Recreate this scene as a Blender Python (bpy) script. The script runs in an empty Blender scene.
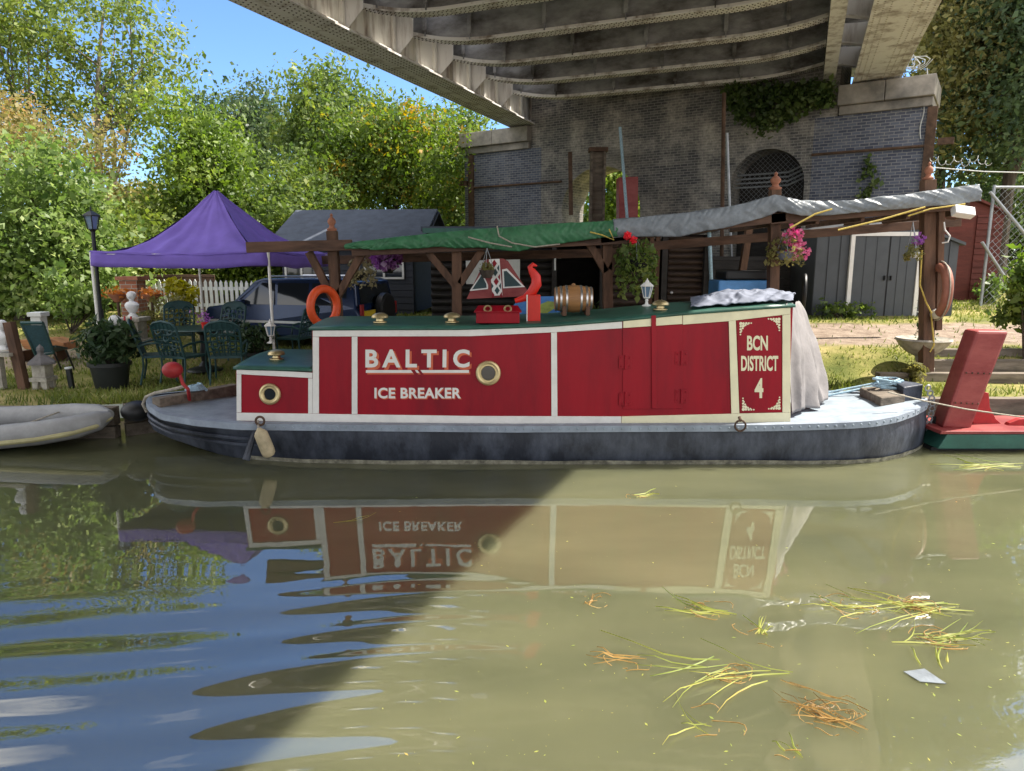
import bpy, bmesh, math, random
import numpy as np
from mathutils import Vector, Matrix, noise as mnoise
R = math.radians
random.seed(7)
SC = bpy.context.scene
COL = SC.collection
# ---------------------------------------------------------------- camera, sky, sun, exposure
FPX, CX, CY, CAMZ, PITCH = 700.0, 512.0, 385.5, 2.4, R(10.1)
cd = bpy.data.cameras.new('camera'); cam = bpy.data.objects.new('camera', cd); COL.objects.link(cam)
cd.sensor_fit = 'HORIZONTAL'; cd.sensor_width = 36.0; cd.lens = 36.0 * FPX / 1024.0
cd.clip_start = 0.05; cd.clip_end = 2000
cam.location = (0, 0, CAMZ); cam.rotation_euler = (R(90) - PITCH, 0, 0)
SC.camera = cam
SUN = Vector((0.75, 0.22, 1.0)).normalized()           # towards the sun
sd = bpy.data.lights.new('sun', 'SUN'); sun = bpy.data.objects.new('sun', sd); COL.objects.link(sun)
sd.energy = 5.0; sd.angle = R(0.6); sd.color = (1.0, 0.93, 0.82)
sun.rotation_euler = SUN.to_track_quat('Z', 'Y').to_euler(); sun.location = (20, 6, 30)
W = bpy.data.worlds.new('World'); SC.world = W; W.use_nodes = True
wn = W.node_tree; wn.nodes.clear()
wo = wn.nodes.new('ShaderNodeOutputWorld'); wb = wn.nodes.new('ShaderNodeBackground')
ws = wn.nodes.new('ShaderNodeTexSky'); ws.sky_type = 'NISHITA'; ws.sun_disc = False
ws.sun_elevation = math.asin(SUN.z); ws.sun_rotation = math.atan2(SUN.x, SUN.y)
ws.air_density = 1.0; ws.dust_density = 0.1; ws.ozone_density = 6.0
wb.inputs['Strength'].default_value = 0.108
# white summer clouds: an unseen bank added behind the camera as fill light, a few thin ones elsewhere
tc = wn.nodes.new('ShaderNodeTexCoord'); mp = wn.nodes.new('ShaderNodeMapping'); mp.inputs['Scale'].default_value = (2.2, 2.2, 5.0)
nz = wn.nodes.new('ShaderNodeTexNoise'); nz.inputs['Scale'].default_value = 1.6; nz.inputs['Detail'].default_value = 7
sp_ = wn.nodes.new('ShaderNodeSeparateXYZ'); wn.links.new(tc.outputs['Generated'], sp_.inputs[0])
bk = wn.nodes.new('ShaderNodeMapRange'); bk.inputs[1].default_value = 0.86; bk.inputs[2].default_value = 0.25; bk.inputs[3].default_value = -0.16; bk.inputs[4].default_value = 0.22
ad = wn.nodes.new('ShaderNodeMath'); ad.operation = 'ADD'
cr = wn.nodes.new('ShaderNodeValToRGB'); cr.color_ramp.elements[0].position = 0.54; cr.color_ramp.elements[1].position = 0.70
tint = wn.nodes.new('ShaderNodeMix'); tint.data_type = 'RGBA'; tint.blend_type = 'MULTIPLY'; tint.inputs[0].default_value = 1.0; tint.inputs[7].default_value = (0.84, 0.93, 1.06, 1)
mx = wn.nodes.new('ShaderNodeMix'); mx.data_type = 'RGBA'; mx.inputs[7].default_value = (7.6, 7.5, 7.4, 1)
wn.links.new(tc.outputs['Generated'], mp.inputs[0]); wn.links.new(mp.outputs[0], nz.inputs['Vector'])
wn.links.new(sp_.outputs['Y'], bk.inputs[0]); wn.links.new(nz.outputs[0], ad.inputs[0]); wn.links.new(bk.outputs[0], ad.inputs[1])
wn.links.new(ad.outputs[0], cr.inputs[0]); wn.links.new(cr.outputs[0], mx.inputs[0]); wn.links.new(ws.outputs[0], tint.inputs[6])
wn.links.new(tint.outputs[2], mx.inputs[6]); wn.links.new(mx.outputs[2], wb.inputs[0]); wn.links.new(wb.outputs[0], wo.inputs[0])
SC.view_settings.view_transform = 'Standard'; SC.view_settings.look = 'None'
SC.view_settings.exposure = 1.2; SC.view_settings.gamma = 1.0
SC.render.engine = 'CYCLES'
SC.cycles.max_bounces = 6; SC.cycles.diffuse_bounces = 5; SC.cycles.glossy_bounces = 3; SC.cycles.transmission_bounces = 4; SC.cycles.transparent_max_bounces = 8
SC.cycles.use_denoising = True; SC.cycles.caustics_reflective = False; SC.cycles.caustics_refractive = False

# ---------------------------------------------------------------- projection helpers (pixel -> place in the world)
cP, sP = math.cos(PITCH), math.sin(PITCH)
def ray(px, py):
    u = (px - CX) / FPX; v = (CY - py) / FPX
    return Vector((u, cP + v * sP, v * cP - sP))
C0 = Vector((0, 0, CAMZ))
def P(px, py, Y): d = ray(px, py); return C0 + d * (Y / d.y)
def G(px, py, z): d = ray(px, py); return C0 + d * ((z - CAMZ) / d.z)
def PL(px, py, p0, n): d = ray(px, py); return C0 + d * ((Vector(p0) - C0).dot(n) / d.dot(n))
def lerp(a, b, t): return a + (b - a) * t
def interp(x, tab): return float(np.interp(x, [t[0] for t in tab], [t[1] for t in tab]))
def sstep(a, b, x): t = min(1, max(0, (x - a) / (b - a))); return t * t * (3 - 2 * t)

# ---------------------------------------------------------------- materials
def nodes(name):
    m = bpy.data.materials.new(name); m.use_nodes = True
    nt = m.node_tree; b = nt.nodes['Principled BSDF']
    return m, nt, b
def mat(name, col, rough=0.6, metal=0.0, var=0.25, scale=6.0, bump=0.15, stretch=(1, 1, 1), col2=None, spec=0.4, detail=5, lo=0.35, hi=0.65):
    m, nt, b = nodes(name)
    tc = nt.nodes.new('ShaderNodeTexCoord'); mp = nt.nodes.new('ShaderNodeMapping'); mp.inputs['Scale'].default_value = stretch
    n = nt.nodes.new('ShaderNodeTexNoise'); n.inputs['Scale'].default_value = scale; n.inputs['Detail'].default_value = detail; n.inputs['Roughness'].default_value = 0.65
    r = nt.nodes.new('ShaderNodeValToRGB')
    c2 = col2 or tuple(c * (1 - var) for c in col)
    r.color_ramp.elements[0].color = (*c2, 1); r.color_ramp.elements[1].color = (*[min(1, c * (1 + var * 0.35)) for c in col], 1)
    r.color_ramp.elements[0].position = lo; r.color_ramp.elements[1].position = hi
    nt.links.new(tc.outputs['Object'], mp.inputs[0]); nt.links.new(mp.outputs[0], n.inputs['Vector'])
    nt.links.new(n.outputs[0], r.inputs[0]); nt.links.new(r.outputs[0], b.inputs['Base Color'])
    b.inputs['Roughness'].default_value = rough; b.inputs['Metallic'].default_value = metal
    b.inputs['Specular IOR Level'].default_value = spec
    if bump:
        bp = nt.nodes.new('ShaderNodeBump'); bp.inputs['Strength'].default_value = bump; bp.inputs['Distance'].default_value = 0.02
        n2 = nt.nodes.new('ShaderNodeTexNoise'); n2.inputs['Scale'].default_value = scale * 5; n2.inputs['Detail'].default_value = 4
        nt.links.new(mp.outputs[0], n2.inputs['Vector']); nt.links.new(n2.outputs[0], bp.inputs['Height']); nt.links.new(bp.outputs[0], b.inputs['Normal'])
    return m
def leafmat(name, c1, c2, c3=None, trans=0.42):
    m = bpy.data.materials.new(name); m.use_nodes = True; nt = m.node_tree; nt.nodes.clear()
    out = nt.nodes.new('ShaderNodeOutputMaterial'); g = nt.nodes.new('ShaderNodeNewGeometry'); r = nt.nodes.new('ShaderNodeValToRGB')
    tc = nt.nodes.new('ShaderNodeTexCoord'); n = nt.nodes.new('ShaderNodeTexNoise'); n.inputs['Scale'].default_value = 0.9; n.inputs['Detail'].default_value = 3
    nt.links.new(tc.outputs['Object'], n.inputs['Vector'])
    ma = nt.nodes.new('ShaderNodeMath'); ma.operation = 'MULTIPLY_ADD'; ma.inputs[1].default_value = 0.5
    mb = nt.nodes.new('ShaderNodeMath'); mb.operation = 'MULTIPLY_ADD'; mb.inputs[1].default_value = 1.6; mb.inputs[2].default_value = -0.55
    nt.links.new(n.outputs[0], mb.inputs[0]); nt.links.new(mb.outputs[0], ma.inputs[2]); nt.links.new(g.outputs['Random Per Island'], ma.inputs[0])
    nt.links.new(ma.outputs[0], r.inputs[0])
    r.color_ramp.elements[0].color = (*c1, 1); r.color_ramp.elements[0].position = 0.1
    r.color_ramp.elements[1].color = (*c2, 1); r.color_ramp.elements[1].position = 0.7
    if c3:
        e = r.color_ramp.elements.new(0.92); e.color = (*c3, 1)
    p = nt.nodes.new('ShaderNodeBsdfPrincipled'); p.inputs['Roughness'].default_value = 0.5; p.inputs['Specular IOR Level'].default_value = 0.35
    t = nt.nodes.new('ShaderNodeBsdfTranslucent'); mix = nt.nodes.new('ShaderNodeMixShader'); mix.inputs[0].default_value = trans
    hs = nt.nodes.new('ShaderNodeHueSaturation'); hs.inputs['Saturation'].default_value = 1.15; hs.inputs['Value'].default_value = 1.5
    nt.links.new(r.outputs[0], p.inputs['Base Color']); nt.links.new(r.outputs[0], hs.inputs['Color']); nt.links.new(hs.outputs[0], t.inputs['Color'])
    nt.links.new(p.outputs[0], mix.inputs[1]); nt.links.new(t.outputs[0], mix.inputs[2]); nt.links.new(mix.outputs[0], out.inputs[0])
    return m
def glass(name, col=(0.02, 0.025, 0.03), rough=0.05):
    m, nt, b = nodes(name); b.inputs['Base Color'].default_value = (*col, 1); b.inputs['Roughness'].default_value = rough; b.inputs['Specular IOR Level'].default_value = 0.8
    return m

M = {}
M['red'] = mat('red paint', (0.27, 0.0025, 0.012), 0.38, spec=0.22, var=0.35, scale=1.5, bump=0.22, stretch=(1.6, 1, 0.35), col2=(0.185, 0.003, 0.012), detail=9, lo=0.3, hi=0.6)
M['dullred'] = mat('dull red paint', (0.42, 0.028, 0.030), 0.55, var=0.3, scale=5, bump=0.1)
M['brightred'] = mat('bright red paint', (0.62, 0.02, 0.012), 0.4, var=0.15, scale=5, bump=0.05)
M['white'] = mat('white paint', (0.78, 0.76, 0.72), 0.45, var=0.1, scale=5, bump=0.05)
M['cream'] = mat('cream paint', (0.80, 0.75, 0.52), 0.45, var=0.1, scale=4, bump=0.05)
M['orange'] = mat('orange shadow paint', (0.62, 0.12, 0.05), 0.5, var=0.1, bump=0)
M['greenroof'] = mat('green roof paint', (0.035, 0.115, 0.085), 0.38, var=0.35, scale=3, bump=0.1)
M['brass'] = mat('brass', (0.62, 0.50, 0.27), 0.42, 0.85, var=0.2, bump=0.03)
M['hull'] = mat('hull blacking', (0.085, 0.098, 0.13), 0.5, var=0.6, scale=1.7, bump=0.5, stretch=(1.6, 1, 0.8), col2=(0.018, 0.022, 0.033), detail=12, lo=0.42, hi=0.74)
M['deck'] = mat('grey blue deck paint', (0.28, 0.325, 0.39), 0.55, var=0.25, scale=4, bump=0.1)
M['deckpale'] = mat('pale deck paint', (0.29, 0.345, 0.40), 0.6, var=0.25, scale=4, bump=0.1)
M['scum'] = mat('waterline scum', (0.36, 0.34, 0.26), 0.8, var=0.6, scale=9, bump=0.3)
M['wood'] = mat('brown timber', (0.125, 0.065, 0.038), 0.75, var=0.5, scale=3, bump=0.3, stretch=(3, 3, 0.6))
M['beam'] = mat('brown beam timber', (0.115, 0.062, 0.04), 0.75, var=0.5, scale=3, bump=0.3, stretch=(0.6, 3, 3))
M['greywood'] = mat('weathered timber', (0.19, 0.155, 0.12), 0.85, var=0.55, scale=3, bump=0.35, stretch=(0.6, 3, 3))
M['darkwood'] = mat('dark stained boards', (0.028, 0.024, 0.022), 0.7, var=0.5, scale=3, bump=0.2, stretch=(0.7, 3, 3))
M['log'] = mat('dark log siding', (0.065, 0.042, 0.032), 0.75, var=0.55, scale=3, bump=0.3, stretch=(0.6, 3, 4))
M['black'] = mat('black', (0.012, 0.012, 0.013), 0.5, var=0.3, bump=0.1)
M['blackmetal'] = mat('black iron', (0.02, 0.022, 0.024), 0.45, 0.3, var=0.3, bump=0.1)
M['teal'] = mat('dark green painted metal', (0.02, 0.062, 0.062), 0.45, 0.1, var=0.3, bump=0.1)
M['tealmesh'] = mat('dark teal woven mesh', (0.018, 0.06, 0.075), 0.6, var=0.3, scale=30, bump=0.2)
M['purple'] = mat('purple canvas', (0.175, 0.112, 0.47), 0.75, var=0.14, scale=3, bump=0.1)
M['housewall'] = mat('blue grey cladding', (0.032, 0.036, 0.048), 0.65, var=0.25, scale=3, bump=0.15, stretch=(0.6, 3, 3))
M['felt'] = mat('blue grey roofing felt', (0.07, 0.083, 0.11), 0.8, var=0.25, scale=4, bump=0.2)
M['greentarp'] = mat('green tarpaulin', (0.05, 0.185, 0.085), 0.5, var=0.3, scale=5, bump=0.2)
M['greytarp'] = mat('grey tarpaulin', (0.20, 0.225, 0.25), 0.40, var=0.3, scale=5, bump=0.25)
M['sheet'] = mat('pale grey sheet', (0.17, 0.19, 0.25), 0.75, var=0.2, scale=6, bump=0.15)
M['drape'] = mat('pinkish grey sheet', (0.22, 0.205, 0.205), 0.75, var=0.2, scale=6, bump=0.15)
M['bluebox'] = mat('sky blue plastic', (0.10, 0.30, 0.62), 0.45, var=0.15, bump=0.05)
M['lifering'] = mat('orange lifebuoy', (0.72, 0.09, 0.02), 0.5, var=0.15, bump=0.05)
M['oldring'] = mat('faded orange lifebuoy', (0.33, 0.13, 0.085), 0.6, var=0.25, bump=0.05)
M['stone'] = mat('pale stone', (0.42, 0.39, 0.33), 0.85, var=0.35, scale=8, bump=0.3)
M['statue'] = mat('white painted stone', (0.72, 0.72, 0.72), 0.7, var=0.15, scale=8, bump=0.15)
M['terracotta'] = mat('terracotta', (0.36, 0.15, 0.09), 0.8, var=0.3, bump=0.15)
M['plastic'] = mat('black plastic', (0.014, 0.017, 0.016), 0.42, var=0.2, bump=0.05)
M['rubber'] = mat('grey inflatable fabric', (0.30, 0.30, 0.30), 0.55, var=0.2, scale=4, bump=0.05)
M['strake'] = mat('yellowish rubbing strake', (0.42, 0.38, 0.20), 0.6, var=0.2, bump=0.05)
M['rope'] = mat('pale rope', (0.42, 0.38, 0.31), 0.85, var=0.3, scale=30, bump=0.3)
M['yellowrope'] = mat('yellow rope', (0.58, 0.44, 0.10), 0.8, var=0.3, scale=30, bump=0.3)
M['bluerope'] = mat('pale blue rope', (0.36, 0.52, 0.62), 0.8, var=0.3, scale=30, bump=0.3)
M['fender'] = mat('dirty cream fender', (0.52, 0.43, 0.27), 0.6, var=0.3, scale=7, bump=0.1)
M['carpaint'] = mat('dark blue car paint', (0.016, 0.035, 0.10), 0.22, 0.2, var=0.1, bump=0, spec=0.6)
M['glass'] = glass('dark glass')
M['skyglass'] = glass('windscreen glass', (0.16, 0.24, 0.34), 0.04)  # light blue base colour stands in for the sky reflected in the glass
M['chrome'] = mat('silver metal', (0.6, 0.6, 0.62), 0.3, 0.9, var=0.1, bump=0.02)
M['galv'] = mat('galvanised steel', (0.36, 0.38, 0.40), 0.5, 0.5, var=0.25, bump=0.1)
M['rust'] = mat('rusty steel', (0.11, 0.065, 0.042), 0.85, var=0.5, scale=5, bump=0.3)
M['plateyellow'] = mat('yellow number plate', (0.75, 0.52, 0.03), 0.5, var=0.05, bump=0)
M['shedgrey'] = mat('grey shed metal', (0.072, 0.080, 0.090), 0.55, var=0.15, scale=3, bump=0.05)
M['shedred'] = mat('red brown shed boards', (0.13, 0.030, 0.022), 0.75, var=0.3, scale=3, bump=0.2, stretch=(0.6, 3, 3))
M['greenhull'] = mat('green hull paint', (0.03, 0.115, 0.09), 0.4, var=0.25, scale=4, bump=0.08)
M['redpad'] = mat('faded red paint', (0.28, 0.058, 0.052), 0.5, var=0.2, scale=2.2, bump=0.15, stretch=(1, 1, 2.2), col2=(0.20, 0.022, 0.024), detail=10, lo=0.35, hi=0.62)
M['barrel'] = mat('oak barrel staves', (0.34, 0.17, 0.065), 0.5, var=0.35, scale=5, bump=0.2, stretch=(0.5, 4, 4))
M['picket'] = mat('white picket paint', (0.74, 0.75, 0.74), 0.6, var=0.15, bump=0.1)
M['canvaswhite'] = mat('off white panel', (0.62, 0.64, 0.62), 0.7, var=0.12, bump=0.05)
M['diamond'] = mat('dark green paint', (0.02, 0.055, 0.06), 0.5, var=0.2, bump=0)
M['gold'] = mat('yellow green paint', (0.30, 0.36, 0.08), 0.5, var=0.4, bump=0)
M['seablue'] = mat('blue picture paint', (0.06, 0.20, 0.50), 0.5, var=0.3, scale=9, bump=0)
M['floodwhite'] = mat('white enamel', (0.85, 0.85, 0.84), 0.4, var=0.05, bump=0)
M['bark'] = mat('bark', (0.085, 0.066, 0.050), 0.9, var=0.45, scale=5, bump=0.5, stretch=(3, 3, 0.7))
M['palebark'] = mat('pale bark', (0.20, 0.165, 0.12), 0.9, var=0.4, scale=5, bump=0.4, stretch=(3, 3, 0.7))
M['flowerred'] = mat('red petals', (0.75, 0.015, 0.03), 0.6, var=0.2, bump=0)
M['flowerpink'] = leafmat('pink petals', (0.70, 0.05, 0.28), (0.80, 0.30, 0.45), (0.85, 0.6, 0.62), 0.3)
M['flowerpurple'] = leafmat('purple petals', (0.20, 0.03, 0.30), (0.45, 0.20, 0.50), (0.8, 0.7, 0.8), 0.3)
M['flowerorange'] = leafmat('orange petals', (0.55, 0.16, 0.03), (0.6, 0.3, 0.1), (0.4, 0.35, 0.1), 0.3)
M['l_ash'] = leafmat('ash leaves', (0.078, 0.118, 0.030), (0.188, 0.242, 0.053), (0.331, 0.353, 0.101))
M['l_hazel'] = leafmat('hazel leaves', (0.078, 0.136, 0.036), (0.201, 0.279, 0.080), (0.396, 0.452, 0.195))
M['l_lime'] = leafmat('lime green leaves', (0.075, 0.13, 0.026), (0.19, 0.27, 0.05), (0.33, 0.38, 0.10))
M['l_dark'] = leafmat('dark blue green leaves', (0.045, 0.078, 0.041), (0.104, 0.149, 0.060), (0.175, 0.217, 0.101))
M['l_mid'] = leafmat('mid green leaves', (0.065, 0.111, 0.033), (0.149, 0.204, 0.046), (0.266, 0.304, 0.074))
M['l_gold'] = leafmat('turning leaves', (0.055, 0.10, 0.022), (0.17, 0.24, 0.04), (0.46, 0.27, 0.05))
M['l_rust'] = leafmat('rusty dry leaves', (0.136, 0.155, 0.046), (0.279, 0.229, 0.087), (0.448, 0.242, 0.128))
M['l_olive'] = leafmat('olive leaves', (0.136, 0.142, 0.046), (0.266, 0.242, 0.087), (0.396, 0.341, 0.141))
M['l_yellow'] = leafmat('yellow leaves', (0.26, 0.27, 0.02), (0.48, 0.42, 0.03), (0.55, 0.50, 0.08))
M['l_ivy'] = leafmat('ivy leaves', (0.03, 0.06, 0.018), (0.085, 0.13, 0.03), (0.16, 0.20, 0.07), 0.25)
M['l_pot'] = leafmat('pot plant leaves', (0.018, 0.045, 0.018), (0.05, 0.085, 0.03), (0.09, 0.12, 0.05), 0.25)
M['l_dry'] = leafmat('dried trailing stems', (0.16, 0.14, 0.07), (0.30, 0.26, 0.14), (0.4, 0.36, 0.2), 0.3)
M['l_grass'] = leafmat('grass blades', (0.085, 0.12, 0.028), (0.21, 0.25, 0.055), (0.42, 0.39, 0.17), 0.3)
M['reed'] = leafmat('reed stalks', (0.20, 0.27, 0.05), (0.40, 0.40, 0.09), (0.50, 0.28, 0.09), 0.3)
M['reedbrown'] = leafmat('brown reed roots', (0.26, 0.15, 0.05), (0.44, 0.27, 0.08), (0.50, 0.40, 0.17), 0.2)

def brickmat(name, c1, c2, mortar, stain, sscale=0.35, lo=0.5, hi=0.72):
    m, nt, b = nodes(name)
    tc = nt.nodes.new('ShaderNodeTexCoord'); sx = nt.nodes.new('ShaderNodeSeparateXYZ'); cx = nt.nodes.new('ShaderNodeCombineXYZ')
    add = nt.nodes.new('ShaderNodeMath'); add.operation = 'ADD'
    nt.links.new(tc.outputs['Object'], sx.inputs[0]); nt.links.new(sx.outputs['X'], add.inputs[0]); nt.links.new(sx.outputs['Y'], add.inputs[1])
    nt.links.new(add.outputs[0], cx.inputs['X']); nt.links.new(sx.outputs['Z'], cx.inputs['Y'])
    br = nt.nodes.new('ShaderNodeTexBrick'); br.inputs['Scale'].default_value = 1.0
    br.inputs['Brick Width'].default_value = 0.225; br.inputs['Row Height'].default_value = 0.078; br.inputs['Mortar Size'].default_value = 0.008
    br.inputs['Color1'].default_value = (*c1, 1); br.inputs['Color2'].default_value = (*c2, 1); br.inputs['Mortar'].default_value = (*mortar, 1); br.inputs['Bias'].default_value = -0.2
    nt.links.new(cx.outputs[0], br.inputs['Vector'])
    n = nt.nodes.new('ShaderNodeTexNoise'); n.inputs['Scale'].default_value = sscale; n.inputs['Detail'].default_value = 9; n.inputs['Roughness'].default_value = 0.72
    r = nt.nodes.new('ShaderNodeValToRGB'); r.color_ramp.elements[0].position = lo; r.color_ramp.elements[1].position = hi
    nt.links.new(tc.outputs['Object'], n.inputs['Vector']); nt.links.new(n.outputs[0], r.inputs[0])
    mx = nt.nodes.new('ShaderNodeMix'); mx.data_type = 'RGBA'; mx.inputs[7].default_value = (*stain, 1)
    n3 = nt.nodes.new('ShaderNodeTexNoise'); n3.inputs['Scale'].default_value = 14; n3.inputs['Detail'].default_value = 4
    mu = nt.nodes.new('ShaderNodeMath'); mu.operation = 'MULTIPLY'; nt.links.new(r.outputs[0], mu.inputs[0]); nt.links.new(n3.outputs[0], mu.inputs[1]); nt.links.new(tc.outputs['Object'], n3.inputs['Vector'])
    nt.links.new(mu.outputs[0], mx.inputs[0]); nt.links.new(br.outputs['Color'], mx.inputs[6]); nt.links.new(mx.outputs[2], b.inputs['Base Color'])
    b.inputs['Roughness'].default_value = 0.8; b.inputs['Specular IOR Level'].default_value = 0.3
    bp = nt.nodes.new('ShaderNodeBump'); bp.inputs['Strength'].default_value = 0.5; bp.inputs['Distance'].default_value = 0.012; bp.invert = True
    nt.links.new(br.outputs['Fac'], bp.inputs['Height']); nt.links.new(bp.outputs[0], b.inputs['Normal'])
    return m
M['brick'] = brickmat('sooty brick', (0.080, 0.080, 0.083), (0.17, 0.162, 0.15), (0.27, 0.26, 0.24), (0.72, 0.66, 0.56), 0.9, 0.45, 0.68)
M['bluebrick'] = brickmat('blue engineering brick', (0.070, 0.080, 0.115), (0.14, 0.155, 0.20), (0.26, 0.26, 0.26), (0.40, 0.38, 0.34), 0.7, 0.5, 0.8)
M['coping'] = mat('stone coping', (0.34, 0.31, 0.27), 0.85, var=0.5, scale=1.2, bump=0.25, col2=(0.16, 0.15, 0.135))

def steel(name, c, cr_, lo=0.47, hi=0.6, streak=(2.0, 2.0, 0.35), s=1.4):
    m = mat(name, c, 0.65, 0.0, scale=s, bump=0.25, stretch=streak, col2=cr_, detail=10, lo=lo, hi=hi)
    return m
M['steelpale'] = steel('flaking cream girder paint', (0.76, 0.74, 0.69), (0.27, 0.20, 0.16), 0.34, 0.52)
M['steelgrey'] = steel('dirty grey girder paint', (0.70, 0.69, 0.68), (0.42, 0.38, 0.35), 0.34, 0.5)
M['steelsoot'] = steel('sooty girder web', (0.40, 0.41, 0.44), (0.085, 0.078, 0.075), 0.36, 0.64, (0.6, 2, 1.3))
M['steelflange'] = steel('worn girder flange', (0.76, 0.75, 0.72), (0.30, 0.25, 0.21), 0.33, 0.52)
M['rivetdark'] = mat('rusty rivets', (0.085, 0.06, 0.045), 0.8, var=0.4, bump=0)
M['rivet'] = mat('rivet paint', (0.46, 0.42, 0.35), 0.6, var=0.4, bump=0)

# ---------------------------------------------------------------- mesh builder
class MB:
    def __init__(s): s.v = []; s.f = []
    def add(s, vs, fs):
        o = len(s.v); s.v += [tuple(v) for v in vs]; s.f += [tuple(i + o for i in f) for f in fs]; return s
    def box(s, c, size, rz=0.0, m=None):
        hx, hy, hz = [k / 2 for k in size]
        q = [Vector((x, y, z)) for x in (-hx, hx) for y in (-hy, hy) for z in (-hz, hz)]
        Rm = m.to_3x3() if m else Matrix.Rotation(rz, 3, 'Z')
        c = Vector(c)
        return s.add([c + Rm @ v for v in q], [(0, 1, 3, 2), (4, 6, 7, 5), (0, 4, 5, 1), (2, 3, 7, 6), (0, 2, 6, 4), (1, 5, 7, 3)])
    def bar(s, p, q, w, h=None, up=(0, 0, 1)):
        p, q = Vector(p), Vector(q); d = (q - p); L = d.length; d.normalize(); h = h or w
        up = Vector(up)
        if abs(d.dot(up)) > 0.97: up = Vector((0, 1, 0))
        a = d.cross(up).normalized(); b = a.cross(d).normalized()
        return s.box((p + q) / 2, (L, w, h), m=Matrix((d, a, b)).transposed())
    def tube(s, pts, r, seg=8, cap=True):
        pts = [Vector(p) for p in pts]; n = len(pts); rr = r if isinstance(r, (list, tuple)) else [r] * n
        vs = []; a = None
        for i, p in enumerate(pts):
            d = (pts[min(i + 1, n - 1)] - pts[max(i - 1, 0)]).normalized()
            if a is None: a = d.orthogonal().normalized()
            else: a = (a - d * a.dot(d)).normalized() if (a - d * a.dot(d)).length > 1e-6 else d.orthogonal().normalized()
            b = d.cross(a)
            vs += [p + (a * math.cos(2 * math.pi * k / seg) + b * math.sin(2 * math.pi * k / seg)) * rr[i] for k in range(seg)]
        fs = [(i * seg + k, i * seg + (k + 1) % seg, (i + 1) * seg + (k + 1) % seg, (i + 1) * seg + k) for i in range(n - 1) for k in range(seg)]
        if cap: fs += [tuple(range(seg))[::-1], tuple((n - 1) * seg + k for k in range(seg))]
        return s.add(vs, fs)
    def lathe(s, c, prof, seg=20, m=None, sx=1, sy=1):
        c = Vector(c); vs = []
        for r, z in prof:
            for k in range(seg):
                v = Vector((r * sx * math.cos(2 * math.pi * k / seg), r * sy * math.sin(2 * math.pi * k / seg), z))
                vs.append(c + (m.to_3x3() @ v if m else v))
        n = len(prof)
        fs = [(i * seg + k, i * seg + (k + 1) % seg, (i + 1) * seg + (k + 1) % seg, (i + 1) * seg + k) for i in range(n - 1) for k in range(seg)]
        fs += [tuple(range(seg))[::-1], tuple((n - 1) * seg + k for k in range(seg))]
        return s.add(vs, fs)
    def torus(s, c, R0, r, m=None, seg=28, rs=10, a0=0, a1=2 * math.pi):
        c = Vector(c); vs = []
        full = abs(a1 - a0 - 2 * math.pi) < 1e-6; n = seg if full else seg + 1
        for i in range(n):
            a = a0 + (a1 - a0) * i / seg
            for k in range(rs):
                b = 2 * math.pi * k / rs
                v = Vector(((R0 + r * math.cos(b)) * math.cos(a), (R0 + r * math.cos(b)) * math.sin(a), r * math.sin(b)))
                vs.append(c + (m.to_3x3() @ v if m else v))
        fs = [(i * rs + k, ((i + 1) % n) * rs + k, ((i + 1) % n) * rs + (k + 1) % rs, i * rs + (k + 1) % rs) for i in range(seg) for k in range(rs)]
        return s.add(vs, fs)
    def ball(s, c, r, seg=12, rings=8, m=None):
        rx, ry, rz = r if isinstance(r, (list, tuple)) else (r, r, r)
        return s.lathe(c, [(max(1e-4, math.sin(math.pi * i / rings)), -math.cos(math.pi * i / rings) * rz) for i in range(rings + 1)], seg, m, rx, ry)
    def prism(s, pts, ex):
        pts = [Vector(p) for p in pts]; ex = Vector(ex); n = len(pts)
        fs = [tuple(range(n))[::-1], tuple(n + i for i in range(n))] + [(i, (i + 1) % n, n + (i + 1) % n, n + i) for i in range(n)]
        return s.add(pts + [p + ex for p in pts], fs)
    def grid(s, fn, nu, nv):
        vs = [fn(i / nu, j / nv) for i in range(nu + 1) for j in range(nv + 1)]
        return s.add(vs, [(i * (nv + 1) + j, (i + 1) * (nv + 1) + j, (i + 1) * (nv + 1) + j + 1, i * (nv + 1) + j + 1) for i in range(nu) for j in range(nv)])
    def build(s, name, m, parent=None, smooth=False, bevel=0.0, world=True, solid=0.0, fix=True):
        me = bpy.data.meshes.new(name)
        vs = s.v
        root = parent
        while root is not None and root.parent is not None: root = root.parent
        org = None
        if root is not None:
            if world:
                inv = ROOTM[root.name].inverted(); vs = [inv @ Vector(v) for v in vs]
        else:
            a = np.array(vs); org = Vector(((a[:, 0].min() + a[:, 0].max()) / 2, (a[:, 1].min() + a[:, 1].max()) / 2, a[:, 2].min()))
            vs = [Vector(v) - org for v in vs]
        me.from_pydata([tuple(v) for v in vs], [], s.f); me.update()
        if fix:
            bm = bmesh.new(); bm.from_mesh(me); bmesh.ops.recalc_face_normals(bm, faces=bm.faces); bm.to_mesh(me); bm.free()
        if smooth:
            me.polygons.foreach_set('use_smooth', [True] * len(me.polygons))
            try: me.set_sharp_from_angle(angle=R(38))
            except Exception: pass
        me.materials.append(M[m] if isinstance(m, str) else m)
        o = bpy.data.objects.new(name, me); COL.objects.link(o)
        if parent is not None: o.parent = parent
        else: o.location = org; ROOTM[o.name] = Matrix.Translation(org)
        if solid: sm = o.modifiers.new('solidify', 'SOLIDIFY'); sm.thickness = solid
        if bevel:
            b = o.modifiers.new('bevel', 'BEVEL'); b.width = bevel; b.segments = 2; b.limit_method = 'ANGLE'; b.angle_limit = R(40)
        return o
ROOTM = {}
def tag(o, label=None, cat=None, group=None, kind=None):
    if label: o['label'] = label
    if cat: o['category'] = cat
    if group: o['group'] = group
    if kind: o['kind'] = kind
    return o
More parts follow.
